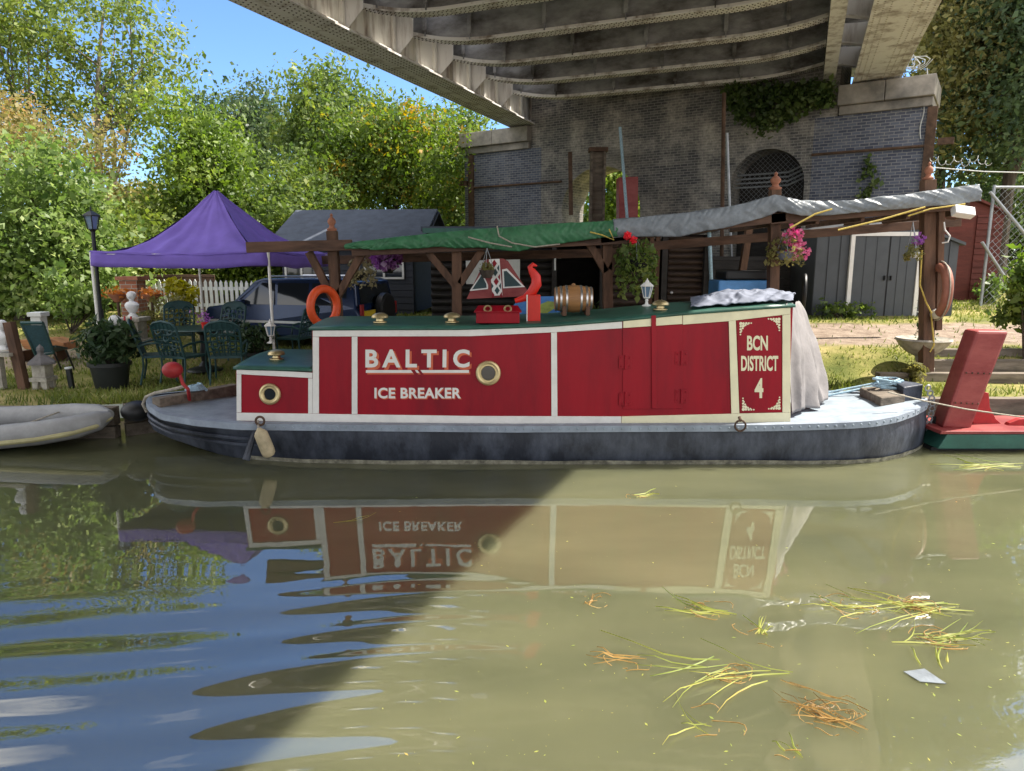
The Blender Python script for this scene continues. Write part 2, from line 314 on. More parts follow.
def thing(name, label, cat, loc=(0, 0, 0), rz=0.0, group=None):
    o = bpy.data.objects.new(name, None); COL.objects.link(o); o.empty_display_size = 0.1
    o.location = loc; o.rotation_euler = (0, 0, rz)
    ROOTM[o.name] = Matrix.Translation(Vector(loc)) @ Matrix.Rotation(rz, 4, 'Z')
    return tag(o, label, cat, group)
def dup(root, loc, rz=None, label=None, scale=None):
    r = root.copy(); COL.objects.link(r); r.location = loc
    if rz is not None: r.rotation_euler = (0, 0, rz)
    if label: r['label'] = label
    if scale: r.scale = (scale,) * 3
    for ch in list(root.children):
        c = ch.copy(); COL.objects.link(c); c.parent = r
        for g in list(ch.children):
            d = g.copy(); COL.objects.link(d); d.parent = c
    return r
def textmesh(body, bold=0.02, space=1.0):
    cu = bpy.data.curves.new('t', 'FONT'); cu.body = body; cu.size = 1; cu.offset = bold; cu.space_character = space; cu.resolution_u = 4
    ob = bpy.data.objects.new('t', cu); COL.objects.link(ob); dg = bpy.context.evaluated_depsgraph_get()
    me = bpy.data.meshes.new_from_object(ob.evaluated_get(dg)); vs = np.array([v.co[:] for v in me.vertices]); fs = [tuple(p.vertices) for p in me.polygons]
    bpy.data.objects.remove(ob); bpy.data.curves.remove(cu); bpy.data.meshes.remove(me)
    vs[:, 0] -= vs[:, 0].min(); vs[:, 1] -= vs[:, 1].min(); vs[:, 0] /= vs[:, 0].max(); vs[:, 1] /= vs[:, 1].max()
    return vs[:, :2], fs

# ---------------------------------------------------------------- ground
LEFT = [(8, .40), (9.5, .42), (10.5, .48), (11.5, .55), (13, .72), (15, .95), (17, 1.10), (25, 1.30), (60, 1.6), (400, 2.2)]
RIGHT = [(8, .42), (9.95, .45), (10.5, .50), (11.3, .62), (12, .92), (15, 1.20), (18, 1.48), (25, 1.7), (60, 2.0), (400, 2.4)]
def gz(x, y):
    t = sstep(2.0, 6.5, x)
    z = lerp(interp(y, LEFT), interp(y, RIGHT), t)
    z -= 0.48 * math.exp(-((x + 4.6) / 1.7) ** 2 - ((y - 15.4) / 1.4) ** 2)
    return z + 0.03 * mnoise.noise((x * 0.7, y * 0.7, 0))
def edgeY(x): return interp(x, [(-60, 9.5), (-5.4, 9.55), (-4.6, 10.25), (5.2, 10.3), (5.7, 9.95), (60, 9.95)])
def build_ground():
    xs = sorted(set(list(np.arange(-14, 14.01, 0.25)) + [-300, -120, -60, -30, -20, 20, 30, 60, 120, 300]))
    ts = [0, 0.15, 0.3] + list(np.arange(0.55, 8, 0.25)) + [9, 10.5, 12, 15, 20, 30, 50, 100, 250, 390]
    vs = []; fs = []
    for x in xs:
        for t in ts:
            y = edgeY(x) + t; vs.append((x, y, gz(x, y)))
    n = len(ts)
    for i in range(len(xs) - 1):
        for j in range(n - 1): fs.append((i * n + j, (i + 1) * n + j, (i + 1) * n + j + 1, i * n + j + 1))
    m, nt, b = nodes('lawn and soil')
    tc = nt.nodes.new('ShaderNodeTexCoord')
    def noise(sc, d=6, rg=0.65):
        n_ = nt.nodes.new('ShaderNodeTexNoise'); n_.inputs['Scale'].default_value = sc; n_.inputs['Detail'].default_value = d; n_.inputs['Roughness'].default_value = rg
        nt.links.new(tc.outputs['Object'], n_.inputs['Vector']); return n_
    def ramp(src, cols):
        r = nt.nodes.new('ShaderNodeValToRGB'); e = r.color_ramp.elements
        e[0].position, e[0].color = cols[0][0], (*cols[0][1], 1); e[1].position, e[1].color = cols[-1][0], (*cols[-1][1], 1)
        for p, c in cols[1:-1]: q = e.new(p); q.color = (*c, 1)
        nt.links.new(src, r.inputs[0]); return r
    grass = ramp(noise(1.1).outputs[0], [(0.3, (0.09, 0.11, 0.028)), (0.48, (0.19, 0.19, 0.055)), (0.64, (0.36, 0.30, 0.13))])
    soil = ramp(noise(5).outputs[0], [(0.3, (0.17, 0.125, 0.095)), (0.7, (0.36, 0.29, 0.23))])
    # the bare gravel path on the right bank
    sx = nt.nodes.new('ShaderNodeSeparateXYZ'); nt.links.new(tc.outputs['Object'], sx.inputs[0])
    def mr(src, a, b_, lo=0, hi=1):
        q = nt.nodes.new('ShaderNodeMapRange'); q.interpolation_type = 'SMOOTHSTEP'; q.inputs[1].default_value = a; q.inputs[2].default_value = b_; q.inputs[3].default_value = lo; q.inputs[4].default_value = hi
        nt.links.new(src, q.inputs[0]); return q.outputs[0]
    def op(o, a, b_):
        q = nt.nodes.new('ShaderNodeMath'); q.operation = o
        for i, s in enumerate((a, b_)):
            if isinstance(s, (int, float)): q.inputs[i].default_value = s
            else: nt.links.new(s, q.inputs[i])
        return q.outputs[0]
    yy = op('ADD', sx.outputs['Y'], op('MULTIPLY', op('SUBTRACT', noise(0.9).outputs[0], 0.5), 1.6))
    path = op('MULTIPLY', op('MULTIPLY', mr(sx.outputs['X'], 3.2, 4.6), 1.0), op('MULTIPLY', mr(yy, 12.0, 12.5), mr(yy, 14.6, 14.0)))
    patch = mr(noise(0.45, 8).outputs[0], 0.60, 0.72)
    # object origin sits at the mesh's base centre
    dry = op('MULTIPLY', op('MULTIPLY', mr(sx.outputs['X'], -6.6, -7.6), mr(yy, 11.6, 12.2)), op('MULTIPLY', mr(yy, 14.6, 13.6), 0.8))  # sunlit lawn tone put into the colour: tan soil patch in shaded grass
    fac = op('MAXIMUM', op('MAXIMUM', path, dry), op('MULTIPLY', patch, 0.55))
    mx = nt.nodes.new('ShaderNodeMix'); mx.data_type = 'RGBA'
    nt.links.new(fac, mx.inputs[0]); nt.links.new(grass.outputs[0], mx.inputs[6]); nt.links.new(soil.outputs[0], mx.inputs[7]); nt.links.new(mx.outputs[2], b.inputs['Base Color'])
    b.inputs['Roughness'].default_value = 0.95; b.inputs['Specular IOR Level'].default_value = 0.1
    bp = nt.nodes.new('ShaderNodeBump'); bp.inputs['Strength'].default_value = 0.6; bp.inputs['Distance'].default_value = 0.05
    nt.links.new(noise(16, 5).outputs[0], bp.inputs['Height']); nt.links.new(bp.outputs[0], b.inputs['Normal'])
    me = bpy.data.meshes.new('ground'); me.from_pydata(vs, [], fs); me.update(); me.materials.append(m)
    me.polygons.foreach_set('use_smooth', [True] * len(me.polygons))
    o = bpy.data.objects.new('ground', me); COL.objects.link(o); tag(o, kind='structure')
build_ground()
# the towpath side, where the photograph was taken from
mb = MB(); mb.box((0, -30.0, 0.1), (300, 61.2, 1.0)); tag(mb.build('towpath', mat('towpath gravel', (0.28, 0.24, 0.19), 0.95, var=0.4, scale=6, bump=0.4)), kind='structure')

# ---------------------------------------------------------------- water
def build_water():
    xs = np.concatenate([[-80, -40, -22, -14], np.arange(-9.5, 9.5, 0.04), [14, 22, 40, 80]])
    ys = np.concatenate([[0.3, 1.2, 2.0], np.arange(2.4, 8.6, 0.03), [8.8, 9.2, 9.6, 10.0, 10.6]])
    X, Y = np.meshgrid(xs, ys, indexing='ij')
    def S(a, b, v): t = np.clip((v - a) / (b - a), 0, 1); return t * t * (3 - 2 * t)
    # wash of a passing boat: long low crests, strongest near the camera on the left
    k = 2 * np.pi
    wx = X + 0.25 * np.sin(0.9 * Y + 1.0)
    ph = k * (Y * 1.0 - 0.16 * wx + 0.10 * np.sin(1.1 * X + 0.4) + 0.05 * np.sin(2.3 * X)) / 0.43
    near = 1 - S(3.9, 5.4, Y + 0.25 * X * (X > 0) + 0.18 * np.sin(1.7 * X))
    leftm = 0.22 + 0.78 * (1 - S(-0.6, 1.6, X))
    Z = 0.0064 * np.sin(ph) * near * leftm * (0.75 + 0.25 * np.sin(1.9 * X + 0.6 * Y))
    Z += 0.0008 * np.sin(k * (Y - 0.13 * X + 0.04 * np.sin(3.1 * X)) / 0.19) * near * leftm * (0.5 + 0.5 * np.sin(1.3 * X + 2.1 * Y))
    Z += 0.0042 * np.sin(k * (Y - 0.05 * X) / 0.95 + 0.8) * (1 - S(4.2, 5.6, Y)) * (0.2 + 0.8 * leftm)
    Z += 0.0013 * np.sin(k * (0.35 * X + Y) / 1.6 + 2.0 * np.sin(0.8 * X)) * (1 - 0.97 * S(4.2, 5.5, Y))
    Z += (0.00030 * np.sin(k * (0.8 * X + Y * 0.9) / 0.55) + 0.00022 * np.sin(k * (Y - 0.6 * X) / 0.38)) * (1 - 0.9 * S(4.0, 5.4, Y))
    vs = np.stack([X, Y, Z], -1).reshape(-1, 3); nx, ny = X.shape
    i, j = np.meshgrid(np.arange(nx - 1), np.arange(ny - 1), indexing='ij')
    f = np.stack([i * ny + j, (i + 1) * ny + j, (i + 1) * ny + j + 1, i * ny + j + 1], -1).reshape(-1, 4)
    me = bpy.data.meshes.new('water')
    me.vertices.add(len(vs)); me.vertices.foreach_set('co', vs.ravel()); me.loops.add(f.size); me.loops.foreach_set('vertex_index', f.ravel())
    me.polygons.add(len(f)); me.polygons.foreach_set('loop_start', np.arange(0, f.size, 4)); me.polygons.foreach_set('use_smooth', np.ones(len(f), bool)); me.update(calc_edges=True)
    m = bpy.data.materials.new('murky canal water'); m.use_nodes = True; nt = m.node_tree; nt.nodes.clear()
    out = nt.nodes.new('ShaderNodeOutputMaterial')
    d = nt.nodes.new('ShaderNodeSubsurfaceScattering'); d.falloff = 'BURLEY'; d.inputs['Scale'].default_value = 0.32; d.inputs['Radius'].default_value = (1.0, 1.0, 0.8); g = nt.nodes.new('ShaderNodeBsdfGlossy'); g.inputs['Roughness'].default_value = 0.004
    tc = nt.nodes.new('ShaderNodeTexCoord'); n = nt.nodes.new('ShaderNodeTexNoise'); n.inputs['Scale'].default_value = 0.7; n.inputs['Detail'].default_value = 6
    mp = nt.nodes.new('ShaderNodeMapping'); mp.inputs['Scale'].default_value = (0.7, 1.6, 1)
    nt.links.new(tc.outputs['Object'], mp.inputs[0]); nt.links.new(mp.outputs[0], n.inputs['Vector'])
    r = nt.nodes.new('ShaderNodeValToRGB'); r.color_ramp.elements[0].position = 0.3; r.color_ramp.elements[1].position = 0.72
    r.color_ramp.elements[0].color = (0.098, 0.104, 0.058, 1); r.color_ramp.elements[1].color = (0.155, 0.155, 0.086, 1)
    nt.links.new(n.outputs[0], r.inputs[0]); nt.links.new(r.outputs[0], d.inputs['Color'])
    fr = nt.nodes.new('ShaderNodeFresnel'); fr.inputs['IOR'].default_value = 3.3
    mx = nt.nodes.new('ShaderNodeMixShader')
    bp = nt.nodes.new('ShaderNodeBump'); bp.inputs['Strength'].default_value = 0.02; bp.inputs['Distance'].default_value = 0.02
    n2 = nt.nodes.new('ShaderNodeTexNoise'); n2.inputs['Scale'].default_value = 3.5; n2.inputs['Detail'].default_value = 2
    nt.links.new(mp.outputs[0], n2.inputs['Vector']); nt.links.new(n2.outputs[0], bp.inputs['Height'])
    nt.links.new(bp.outputs[0], g.inputs['Normal']); nt.links.new(bp.outputs[0], fr.inputs['Normal'])
    nt.links.new(fr.outputs[0], mx.inputs[0]); nt.links.new(d.outputs[0], mx.inputs[1]); nt.links.new(g.outputs[0], mx.inputs[2]); nt.links.new(mx.outputs[0], out.inputs[0])
    me.materials.append(m)
    o = bpy.data.objects.new('water', me); COL.objects.link(o); tag(o, kind='structure')
build_water()

# ---------------------------------------------------------------- leaves and trees
def leaf_arrays(centres, size, rng, flat=0.0, aspect=0.55):
    n = len(centres)
    d = rng.normal(size=(n, 3)); d[:, 2] *= (1 - flat); d /= np.linalg.norm(d, axis=1, keepdims=True)
    e = rng.normal(size=(n, 3)); e -= (e * d).sum(1, keepdims=True) * d; e /= np.linalg.norm(e, axis=1, keepdims=True)
    s = size * np.clip(rng.lognormal(-0.05, 0.42, (n, 1)), 0.4, 2.0)
    nn = np.cross(d, e)
    v = np.stack([centres - d * s * .5, centres + e * s * aspect * .5 + nn * s * 0.10, centres + d * s * .5, centres - e * s * aspect * .5 + nn * s * 0.10], 1)
    return v.reshape(-1, 3)
def quads_obj(name, V, m, parent=None):
    root = parent
    if root is not None:
        inv = np.array(ROOTM[root.name].inverted()); V = V @ inv[:3, :3].T + inv[:3, 3]; org = None
    else:
        org = np.array([(V[:, 0].min() + V[:, 0].max()) / 2, (V[:, 1].min() + V[:, 1].max()) / 2, V[:, 2].min()]); V = V - org
    me = bpy.data.meshes.new(name); n = len(V) // 4
    me.vertices.add(len(V)); me.vertices.foreach_set('co', V.astype(np.float32).ravel()); me.loops.add(n * 4); me.loops.foreach_set('vertex_index', np.arange(n * 4))
    me.polygons.add(n); me.polygons.foreach_set('loop_start', np.arange(0, n * 4, 4)); me.update(calc_edges=True)
    me.materials.append(M[m] if isinstance(m, str) else m)
    o = bpy.data.objects.new(name, me); COL.objects.link(o)
    if parent is not None: o.parent = parent
    else: o.location = org
    return o
def lobes_in(c, r, n, rng):
    out = []
    for k in range(n):
        d = rng.normal(size=3); d /= np.linalg.norm(d); q = rng.uniform(0.40, 0.92)
        out.append((np.array(c) + d * np.array(r) * q, np.array(r) * rng.uniform(0.24, 0.50)))
    out.append((np.array(c), np.array(r) * 0.55))
    return out
def crown_points(lobes, nclump, per, spread, rng):
    pts = []; cl = []
    vol = np.array([np.prod(l[1]) ** (2 / 3) for l in lobes]); vol /= vol.sum()
    for (c, r), v in zip(lobes, vol):
        for k in range(max(3, int(nclump * v))):
            d = rng.normal(size=3); d /= np.linalg.norm(d); q = rng.uniform(0.25, 1.0) ** 0.45
            cc = c + d * r * q; cl.append(cc)
            m = int(per * rng.uniform(0.5, 1.4))
            pts.append(cc + np.clip(rng.normal(size=(m, 3)), -1.7, 1.7) * spread * np.array([1, 1, 0.7]) * rng.uniform(0.6, 1.3))
    return np.concatenate(pts), cl
def tree(name, label, cat, px0, px1, py0, py1, Y, lm, nclump=260, per=34, leaf=0.17, depth=None, nlobe=9, spread=None, bark='bark', trunk_px=None, group=None, seed=1, tr=0.16, limbs=10, base=None, twigs=40):
    rng = np.random.default_rng(seed)
    a, b = P(px0, py1, Y), P(px1, py0, Y)
    c = (a + b) / 2; rx = abs(b.x - a.x) / 2; rz = abs(b.z - a.z) / 2; ry = depth or (0.7 * rx + 0.3 * rz)
    tx = P(trunk_px, py1, Y).x if trunk_px is not None else c.x
    g = gz(tx, Y) - 0.05
    root = thing(name, label, cat, (tx, Y, g), group=group)
    lobes = lobes_in(c, (rx, ry, rz), nlobe, rng)
    pts, cl = crown_points(lobes, nclump, int(per * 1.45), spread or 0.13 * (rx + rz), rng)
    pts = pts[pts[:, 2] > g + 0.15]
    quads_obj('crown', leaf_arrays(pts, leaf * .80, rng), lm, root)
    mb = MB(); top = Vector((c.x, Y, c.z + rz * 0.45)); b0 = Vector((tx, Y, g))
    def curve(p, q, bow, n=6):
        off = Vector(rng.normal(size=3)) * bow
        return [p.lerp(q, i / n) + off * math.sin(math.pi * i / n) + Vector((0, 0, bow * 0.5 * math.sin(math.pi * i / n))) for i in range(n + 1)]
    tp = curve(b0, top, 0.05 * (top - b0).length, 8)
    mb.tube(tp, [tr * (1 - 0.8 * i / 8) * (1.25 if i == 0 else 1) for i in range(9)], 8)
    for (lc, lr) in lobes[:limbs]:
        k = rng.integers(2, 7); p = tp[k]; lc = Vector(lc)
        if lc.z < p.z: p = tp[max(1, k - 2)]
        lp = curve(p, lc, 0.08 * (lc - p).length); r0 = tr * (1 - 0.8 * k / 8) * 0.6
        mb.tube(lp, [r0 * (1 - 0.75 * i / 6) for i in range(7)], 6)
        for q in range(twigs // max(1, limbs)):
            e = Vector(cl[rng.integers(len(cl))])
            if (e - lc).length < max(lr) * 1.6: mb.tube(curve(lp[rng.integers(2, 6)], e, 0.06, 4), [r0 * 0.28, r0 * 0.22, r0 * 0.17, r0 * 0.12, r0 * 0.06], 5, False)
    mb.build('trunk', bark, root, True)
    return root
def bush(name, label, cat, px0, px1, py0, py1, Y, lm, n=2500, leaf=0.10, seed=1, group=None, ry=None, nlobe=7):
    rng = np.random.default_rng(seed)
    a, b = P(px0, py1, Y), P(px1, py0, Y); c = (a + b) / 2; rx = abs(b.x - a.x) / 2; rz = abs(b.z - a.z) / 2
    root = thing(name, label, cat, (c.x, Y, min(a.z, gz(c.x, Y))), group=group)
    lobes = lobes_in(c, (rx, ry or rx * 0.8, rz), nlobe, rng)
    pts, cl = crown_points(lobes, max(12, n // 22), 22, 0.10 * (rx + rz), rng)
    quads_obj('foliage', leaf_arrays(pts, leaf, rng), lm, root)
    mb = MB(); b0 = Vector((c.x, Y, min(a.z, gz(c.x, Y))))
    for k in range(9):
        e = Vector(cl[rng.integers(len(cl))]); mb.tube([b0, b0.lerp(e, .5) + Vector((0, 0, .1 * rz)), e], [0.02, 0.013, 0.005], 5)
    mb.build('stem', 'bark', root, True)
    return root

# ---------------------------------------------------------------- the railway bridge overhead
ZB = 7.0                                   # underside of the main girders above the water
BO = Vector((-5.1, 13.56, 0)); BRZ = -math.atan2(0.381, 0.925); BW = 11.84
bridge = thing('railway_bridge', 'riveted steel railway bridge spanning overhead with arched cross girders and flaking cream paint', 'bridge', BO, BRZ)
L0, L1 = -21.0, 16.0
def bridge_build():
    rng = random.Random(3)
    def girder(n0, n1, web_n, top):
        mb = MB(); mb.box(((n0 + n1) / 2, (L0 + L1) / 2, ZB + .02), (n1 - n0, L1 - L0, .04))
        mb.box(((n0 + n1) / 2, (L0 + L1) / 2, ZB + .0575), ((n1 - n0) * .86, L1 - L0, .029))
        mb.build('bottom_flange', 'steelgrey' if n0 < 2 else 'steelflange', bridge, world=False)
        mb = MB(); mb.box((web_n, (L0 + L1) / 2, (ZB + .075 + top) / 2), (.03, L1 - L0, top - ZB - .075))
        inner = 1 if n0 < 2 else -1
        mb.bar((web_n + inner * .08, L0, ZB + .135), (web_n + inner * .08, L1, ZB + .135), .12, .12)
        l = L0 + .5
        while l < L1:
            mb.box((web_n + inner * .06, l, (ZB + top) / 2 + .1), (.085, .09, top - ZB - .25)); l += 1.0
        mb.box((web_n, (L0 + L1) / 2, top + .03), (.6, L1 - L0, .06))
        mb.build('main_girder', 'steelpale', bridge, world=False)
        # rivet heads under the flange
        mb = MB(); k = 0
        rows = [n0 + .07, n0 + .19, n0 + .31, n1 - .43, n1 - .31, n1 - .19, n1 - .07]
        for rr in rows:
            l = -4.0 + (k % 2) * .06; k += 1
            while l < 14.0:
                z = ZB - .001; r_ = .022
                mb.add([(rr + r_ * math.cos(a), l + r_ * math.sin(a), z) for a in [0, 1.05, 2.09, 3.14, 4.19, 5.24]] + [(rr, l, z - .016)], [(i, (i + 1) % 6, 6) for i in range(6)])
                l += .125
        tag(mb.build('rivets', 'rivetdark' if n0 < 2 else 'rivet', bridge, world=False), kind='stuff')
    girder(0.0, 1.02, 0.62, ZB + 1.55)
    girder(BW - 1.12, BW, BW - .55, ZB + .9)
    # longitudinal bearer inside the right hand girder
    mb = MB(); mb.box((10.16, (L0 + L1) / 2, ZB + .23), (.30, L1 - L0, .035)); mb.box((10.16, (L0 + L1) / 2, ZB + .65), (.03, L1 - L0, .80))
    mb.box((10.05, (L0 + L1) / 2, ZB + .275), (.06, L1 - L0, .05)); mb.build('longitudinal_bearer', 'steelflange', bridge, world=False)
    # cross girders with fish-bellied bottom flanges
    nA, nB = 0.66, 10.0
    def zb(n):
        e = max(0, 1 - (n - nA) / 2.3); f = max(0, 1 - (nB - n) / 1.9)
        return ZB + .32 + .42 * e ** 2 + .22 * f ** 2
    ztop = ZB + 1.28
    ls = []; l = 10.95
    while l > L0 + 1: ls.append(l); l -= 2.02
    N = 26
    for gi, l in enumerate(ls):
        mb = MB(); fl = MB()
        us = [nA + (nB - nA) * i / N for i in range(N + 1)]
        mb.prism([(u, l - .01, zb(u)) for u in us] + [(nB, l - .01, ztop), (nA, l - .01, ztop)], (0, .02, 0))
        for u in [1.35, 2.5, 4.3, 6.1, 7.9, 9.2]:
            mb.box((u, l - .06, (zb(u) + ztop) / 2), (.025, .10, ztop - zb(u) - .05)); mb.box((u, l - .115, (zb(u) + ztop) / 2 + .05), (.09, .016, ztop - zb(u) - .2))
        cgird = mb.build('cross_girder', 'steelsoot', bridge, world=False)
        hw = .17
        vs = []; 
        for u in us: vs += [(u, l - hw, zb(u) - .03), (u, l + hw, zb(u) - .03), (u, l + hw, zb(u) - .003), (u, l - hw, zb(u) - .003)]
        fs = [(i * 4 + k, i * 4 + (k + 1) % 4, i * 4 + 4 + (k + 1) % 4, i * 4 + 4 + k) for i in range(N) for k in range(4)] + [(0, 1, 2, 3), (N * 4 + 3, N * 4 + 2, N * 4 + 1, N * 4)]
        fl.add(vs, fs)
        # angle cleats along the web
        fl.add([(u, l - .08, zb(u) + .07) for u in us] + [(u, l - .08, zb(u) - .003) for u in us] + [(u, l - .07, zb(u) + .07) for u in us], [(i, i + 1, N + 2 + i, N + 1 + i) for i in range(N)])
        fl.build('flange', 'steelflange', cgird, world=False)
        if gi < 7:
            mb = MB()
            for row in (-.13, -.06, .06, .13):
                u = nA + .05 + (.04 if row in (-.06, .13) else 0)
                while u < nB:
                    z = zb(u) - .031; r_ = .020
                    mb.add([(u + r_ * math.cos(a), l + row + r_ * math.sin(a), z) for a in [0, 1.57, 3.14, 4.71]] + [(u, l + row, z - .016)], [(i, (i + 1) % 4, 4) for i in range(4)]); u += .10
            tag(mb.build('rivets', 'rivetdark', cgird, world=False), kind='stuff')
        # bracket gussets and short arms to the right hand girder
        g = MB(); g.prism([(10.32, l - .01, ZB + .55), (11.25, l - .01, ZB + .35), (11.25, l - .01, ZB + .9), (10.32, l - .01, ZB + .95)], (0, .02, 0))
        g.bar((10.33, l, ZB + .53), (11.24, l, ZB + .33), .20, .03); g.build('bracket', 'steelgrey', bridge, world=False)
        g = MB(); g.prism([(.66, l - .30, ZB + .08), (1.15, l - .30, ZB + .5), (1.15, l - .30, ZB + .9), (.66, l - .30, ZB + 1.2)], (0, .02, 0))
        g.build('gusset', 'steelgrey', bridge, world=False)
    # deck with an open slot beside the left girder where daylight falls through
    mb = MB(); mb.box(((1.95 + BW - .6) / 2, (L0 + L1) / 2, ztop + .04), (BW - .6 - 1.95, L1 - L0, .07)); 
    mb.box((1.0, (L0 + L1) / 2, ztop + .04), (.62, L1 - L0, .07))
    l = L0
    while l < L1: mb.box((1.62, l, ztop + .04), (.66, 1.2, .07)); l += 1.9
    mb.build('deck_plate', 'steelsoot', bridge, world=False)
    mb = MB()
    for n_ in (3.2, 5.0, 6.8, 8.6): mb.box((n_, (L0 + L1) / 2, ztop - .16), (.12, L1 - L0, .30))
    mb.build('rail_bearer', 'steelsoot', bridge, world=False)
    # lattice parapets
    for n_ in (.62, BW - .55):
        mb = MB(); zt = ZB + (1.61 if n_ < 2 else .96)
        mb.box((n_, (L0 + L1) / 2, zt + .9), (.10, L1 - L0, .06))
        l = L0
        while l < L1 - .6:
            mb.bar((n_, l, zt), (n_, l + .6, zt + .88), .06, .012, (1, 0, 0)); mb.bar((n_ + .014, l + .6, zt), (n_ + .014, l, zt + .88), .06, .012, (1, 0, 0)); l += .6
        mb.build('lattice_parapet', 'steelpale', bridge, world=False)
bridge_build()

# ---------------------------------------------------------------- brick pier carrying the bridge
pL, pR = Vector((-1.75, 26.87, 0)), Vector((10.5, 18.54, 0))
PLEN = (pR - pL).length; PRZ = math.atan2(pR.y - pL.y, pR.x - pL.x)
pier = thing('bridge_pier', 'sooty brick bridge pier with two arched openings and stone coping', 'pier', pL, PRZ)
def pier_pt(px, py):
    n = Matrix.Rotation(PRZ, 3, 'Z') @ Vector((0, 1, 0)); w = PL(px, py, pL, n); return ROOTM[pier.name].inverted() @ w
def pier_build():
    T = 1.5; zt = ZB - .78; z0 = 0.8
    a1l, a1r = pier_pt(562, 215).x, pier_pt(640, 215).x; a1t = pier_pt(604, 166).z
    a2l, a2r = pier_pt(729, 205).x, pier_pt(803, 200).x; a2t = pier_pt(767, 149).z
    def arc(l, r, top):
        rad = (r - l) / 2; zs = top - rad * .95; c = (l + r) / 2
        return [(l, zs)] + [(c - rad * math.cos(math.pi * i / 16), zs + rad * .95 * math.sin(math.pi * i / 16)) for i in range(1, 16)] + [(r, zs)]
    # body built from strips so the arches stay true openings
    def body(x0, x1, mt, name, arches=()):
        mb = MB(); pts = [(x0, z0)]
        for (l, r, t) in arches: pts += [(l, z0)] + arc(l, r, t) + [(r, z0)]
        pts += [(x1, z0), (x1, zt), (x0, zt)]
        me = MB(); me.prism([(x, 0, z) for x, z in pts], (0, T, 0))
        o = me.build(name, mt, pier, world=False)
        bm = bmesh.new(); bm.from_mesh(o.data); bmesh.ops.triangulate(bm, faces=[f for f in bm.faces if len(f.verts) > 4], ngon_method='EAR_CLIP'); bm.to_mesh(o.data); bm.free()
    xa = pier_pt(541, 180).x; xb = pier_pt(812, 160).x
    body(0, xa, 'bluebrick', 'brick_face')
    body(xa, xb, 'brick', 'brick_core', [(a1l, a1r, a1t), (a2l, a2r, a2t)])
    xc0, xc1 = pier_pt(531, 125).x, pier_pt(840, 84).x
    mb = MB(); mb.box(((xc0 + xc1) / 2, T / 2 + .03, (zt + ZB + 1.27) / 2), (xc1 - xc0, T, ZB + 1.27 - zt)); mb.build('ballast_wall', 'brick', pier, world=False)
    body(xb, PLEN, 'bluebrick', 'brick_face')
    for (l, r, t) in [(a1l, a1r, a1t), (a2l, a2r, a2t)]:
        A = arc(l, r, t); c = (l + r) / 2; zs = A[0][1]; mb = MB()
        out = [(c + (x - c) * 1.17, zs + (z - zs) * 1.17) for x, z in A]
        for i in range(len(A) - 1):
            mb.prism([(A[i][0], -.025, A[i][1]), (out[i][0], -.025, out[i][1]), (out[i + 1][0], -.025, out[i + 1][1]), (A[i + 1][0], -.025, A[i + 1][1])], (0, .024, 0))
        mb.build('arch_ring', 'brick', pier, world=False)
    # coping stones with string courses
    for x, xe in ((-.12, xc0), (xc1, PLEN + .10)):
        mb = MB(); k = max(2, round((xe - x) / 1.4)); w = (xe - x) / k
        for q in range(k): mb.box((x + w * (q + .5), T / 2 - .02, ZB - .30), (w - .012, T + .44, .50))
        mb.build('coping', 'coping', pier, world=False, bevel=.02)
        mb = MB(); mb.box(((x + xe) / 2, T / 2, ZB - .665), (xe - x - .08, T + .2, .22)); mb.build('string_course', 'coping', pier, world=False, bevel=.015)
    for px0, py0, px1, py1 in ((472, 188, 562, 182), (812, 155, 930, 140)):
        a, b = pier_pt(px0, py0), pier_pt(px1, py1); mb = MB(); mb.tube([(a.x, -.05, a.z), (b.x, -.05, a.z)], .035, 8); mb.build('tie_rod', 'rust', pier, world=False, smooth=True)
    for px in (472, 926):
        a = pier_pt(px, 180); mb = MB(); mb.box((a.x, -.05, 3.6), (.22, .09, 5.2)); mb.build('corner_strap', 'rust', pier, world=False)
        mb = MB(); sgn = -1 if px < 600 else 1; mb.box((a.x + sgn * .35, -.06, pier_pt(px, 183 if px < 600 else 143).z), (.35, .14, .16)); mb.build('anchor_plate', 'rust', pier, world=False)
    # wire mesh and conduit bars over the right hand arch
    mb = MB(); c = (a2l + a2r) / 2
    def inside(x, z): 
        rad = (a2r - a2l) / 2; zs = a2t - rad * .95
        return a2l < x < a2r and (z < zs or ((x - c) / rad) ** 2 + ((z - zs) / (rad * .95)) ** 2 < 1)
    sp = .14
    for k in range(-60, 60):
        for sg in (1, -1):
            pts = [(c + k * sp + sg * t, a2t - 2.2 + t) for t in np.arange(0, 2.3, .07)]
            seg = [p for p in pts if inside(*p)]
            if len(seg) > 1: mb.tube([(seg[0][0], .06, seg[0][1]), (seg[-1][0], .06, seg[-1][1])], .004, 3, False)
    mb.build('wire_mesh', 'galv', pier, world=False)
    for k, z in enumerate((a2t - .62, a2t - .74, a2t - .86, a2t - .98)):
        mb = MB(); mb.tube([(a2l - .1, .5, z), (a2r - .55, .5, z), (a2r + .1, .2, z + .22)], .025, 6); mb.build('conduit', 'galv', pier, world=False)
    # dark timber backing that closes most of the right hand arch
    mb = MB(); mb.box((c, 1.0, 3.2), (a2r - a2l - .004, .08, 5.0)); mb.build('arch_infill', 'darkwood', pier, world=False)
pier_build()
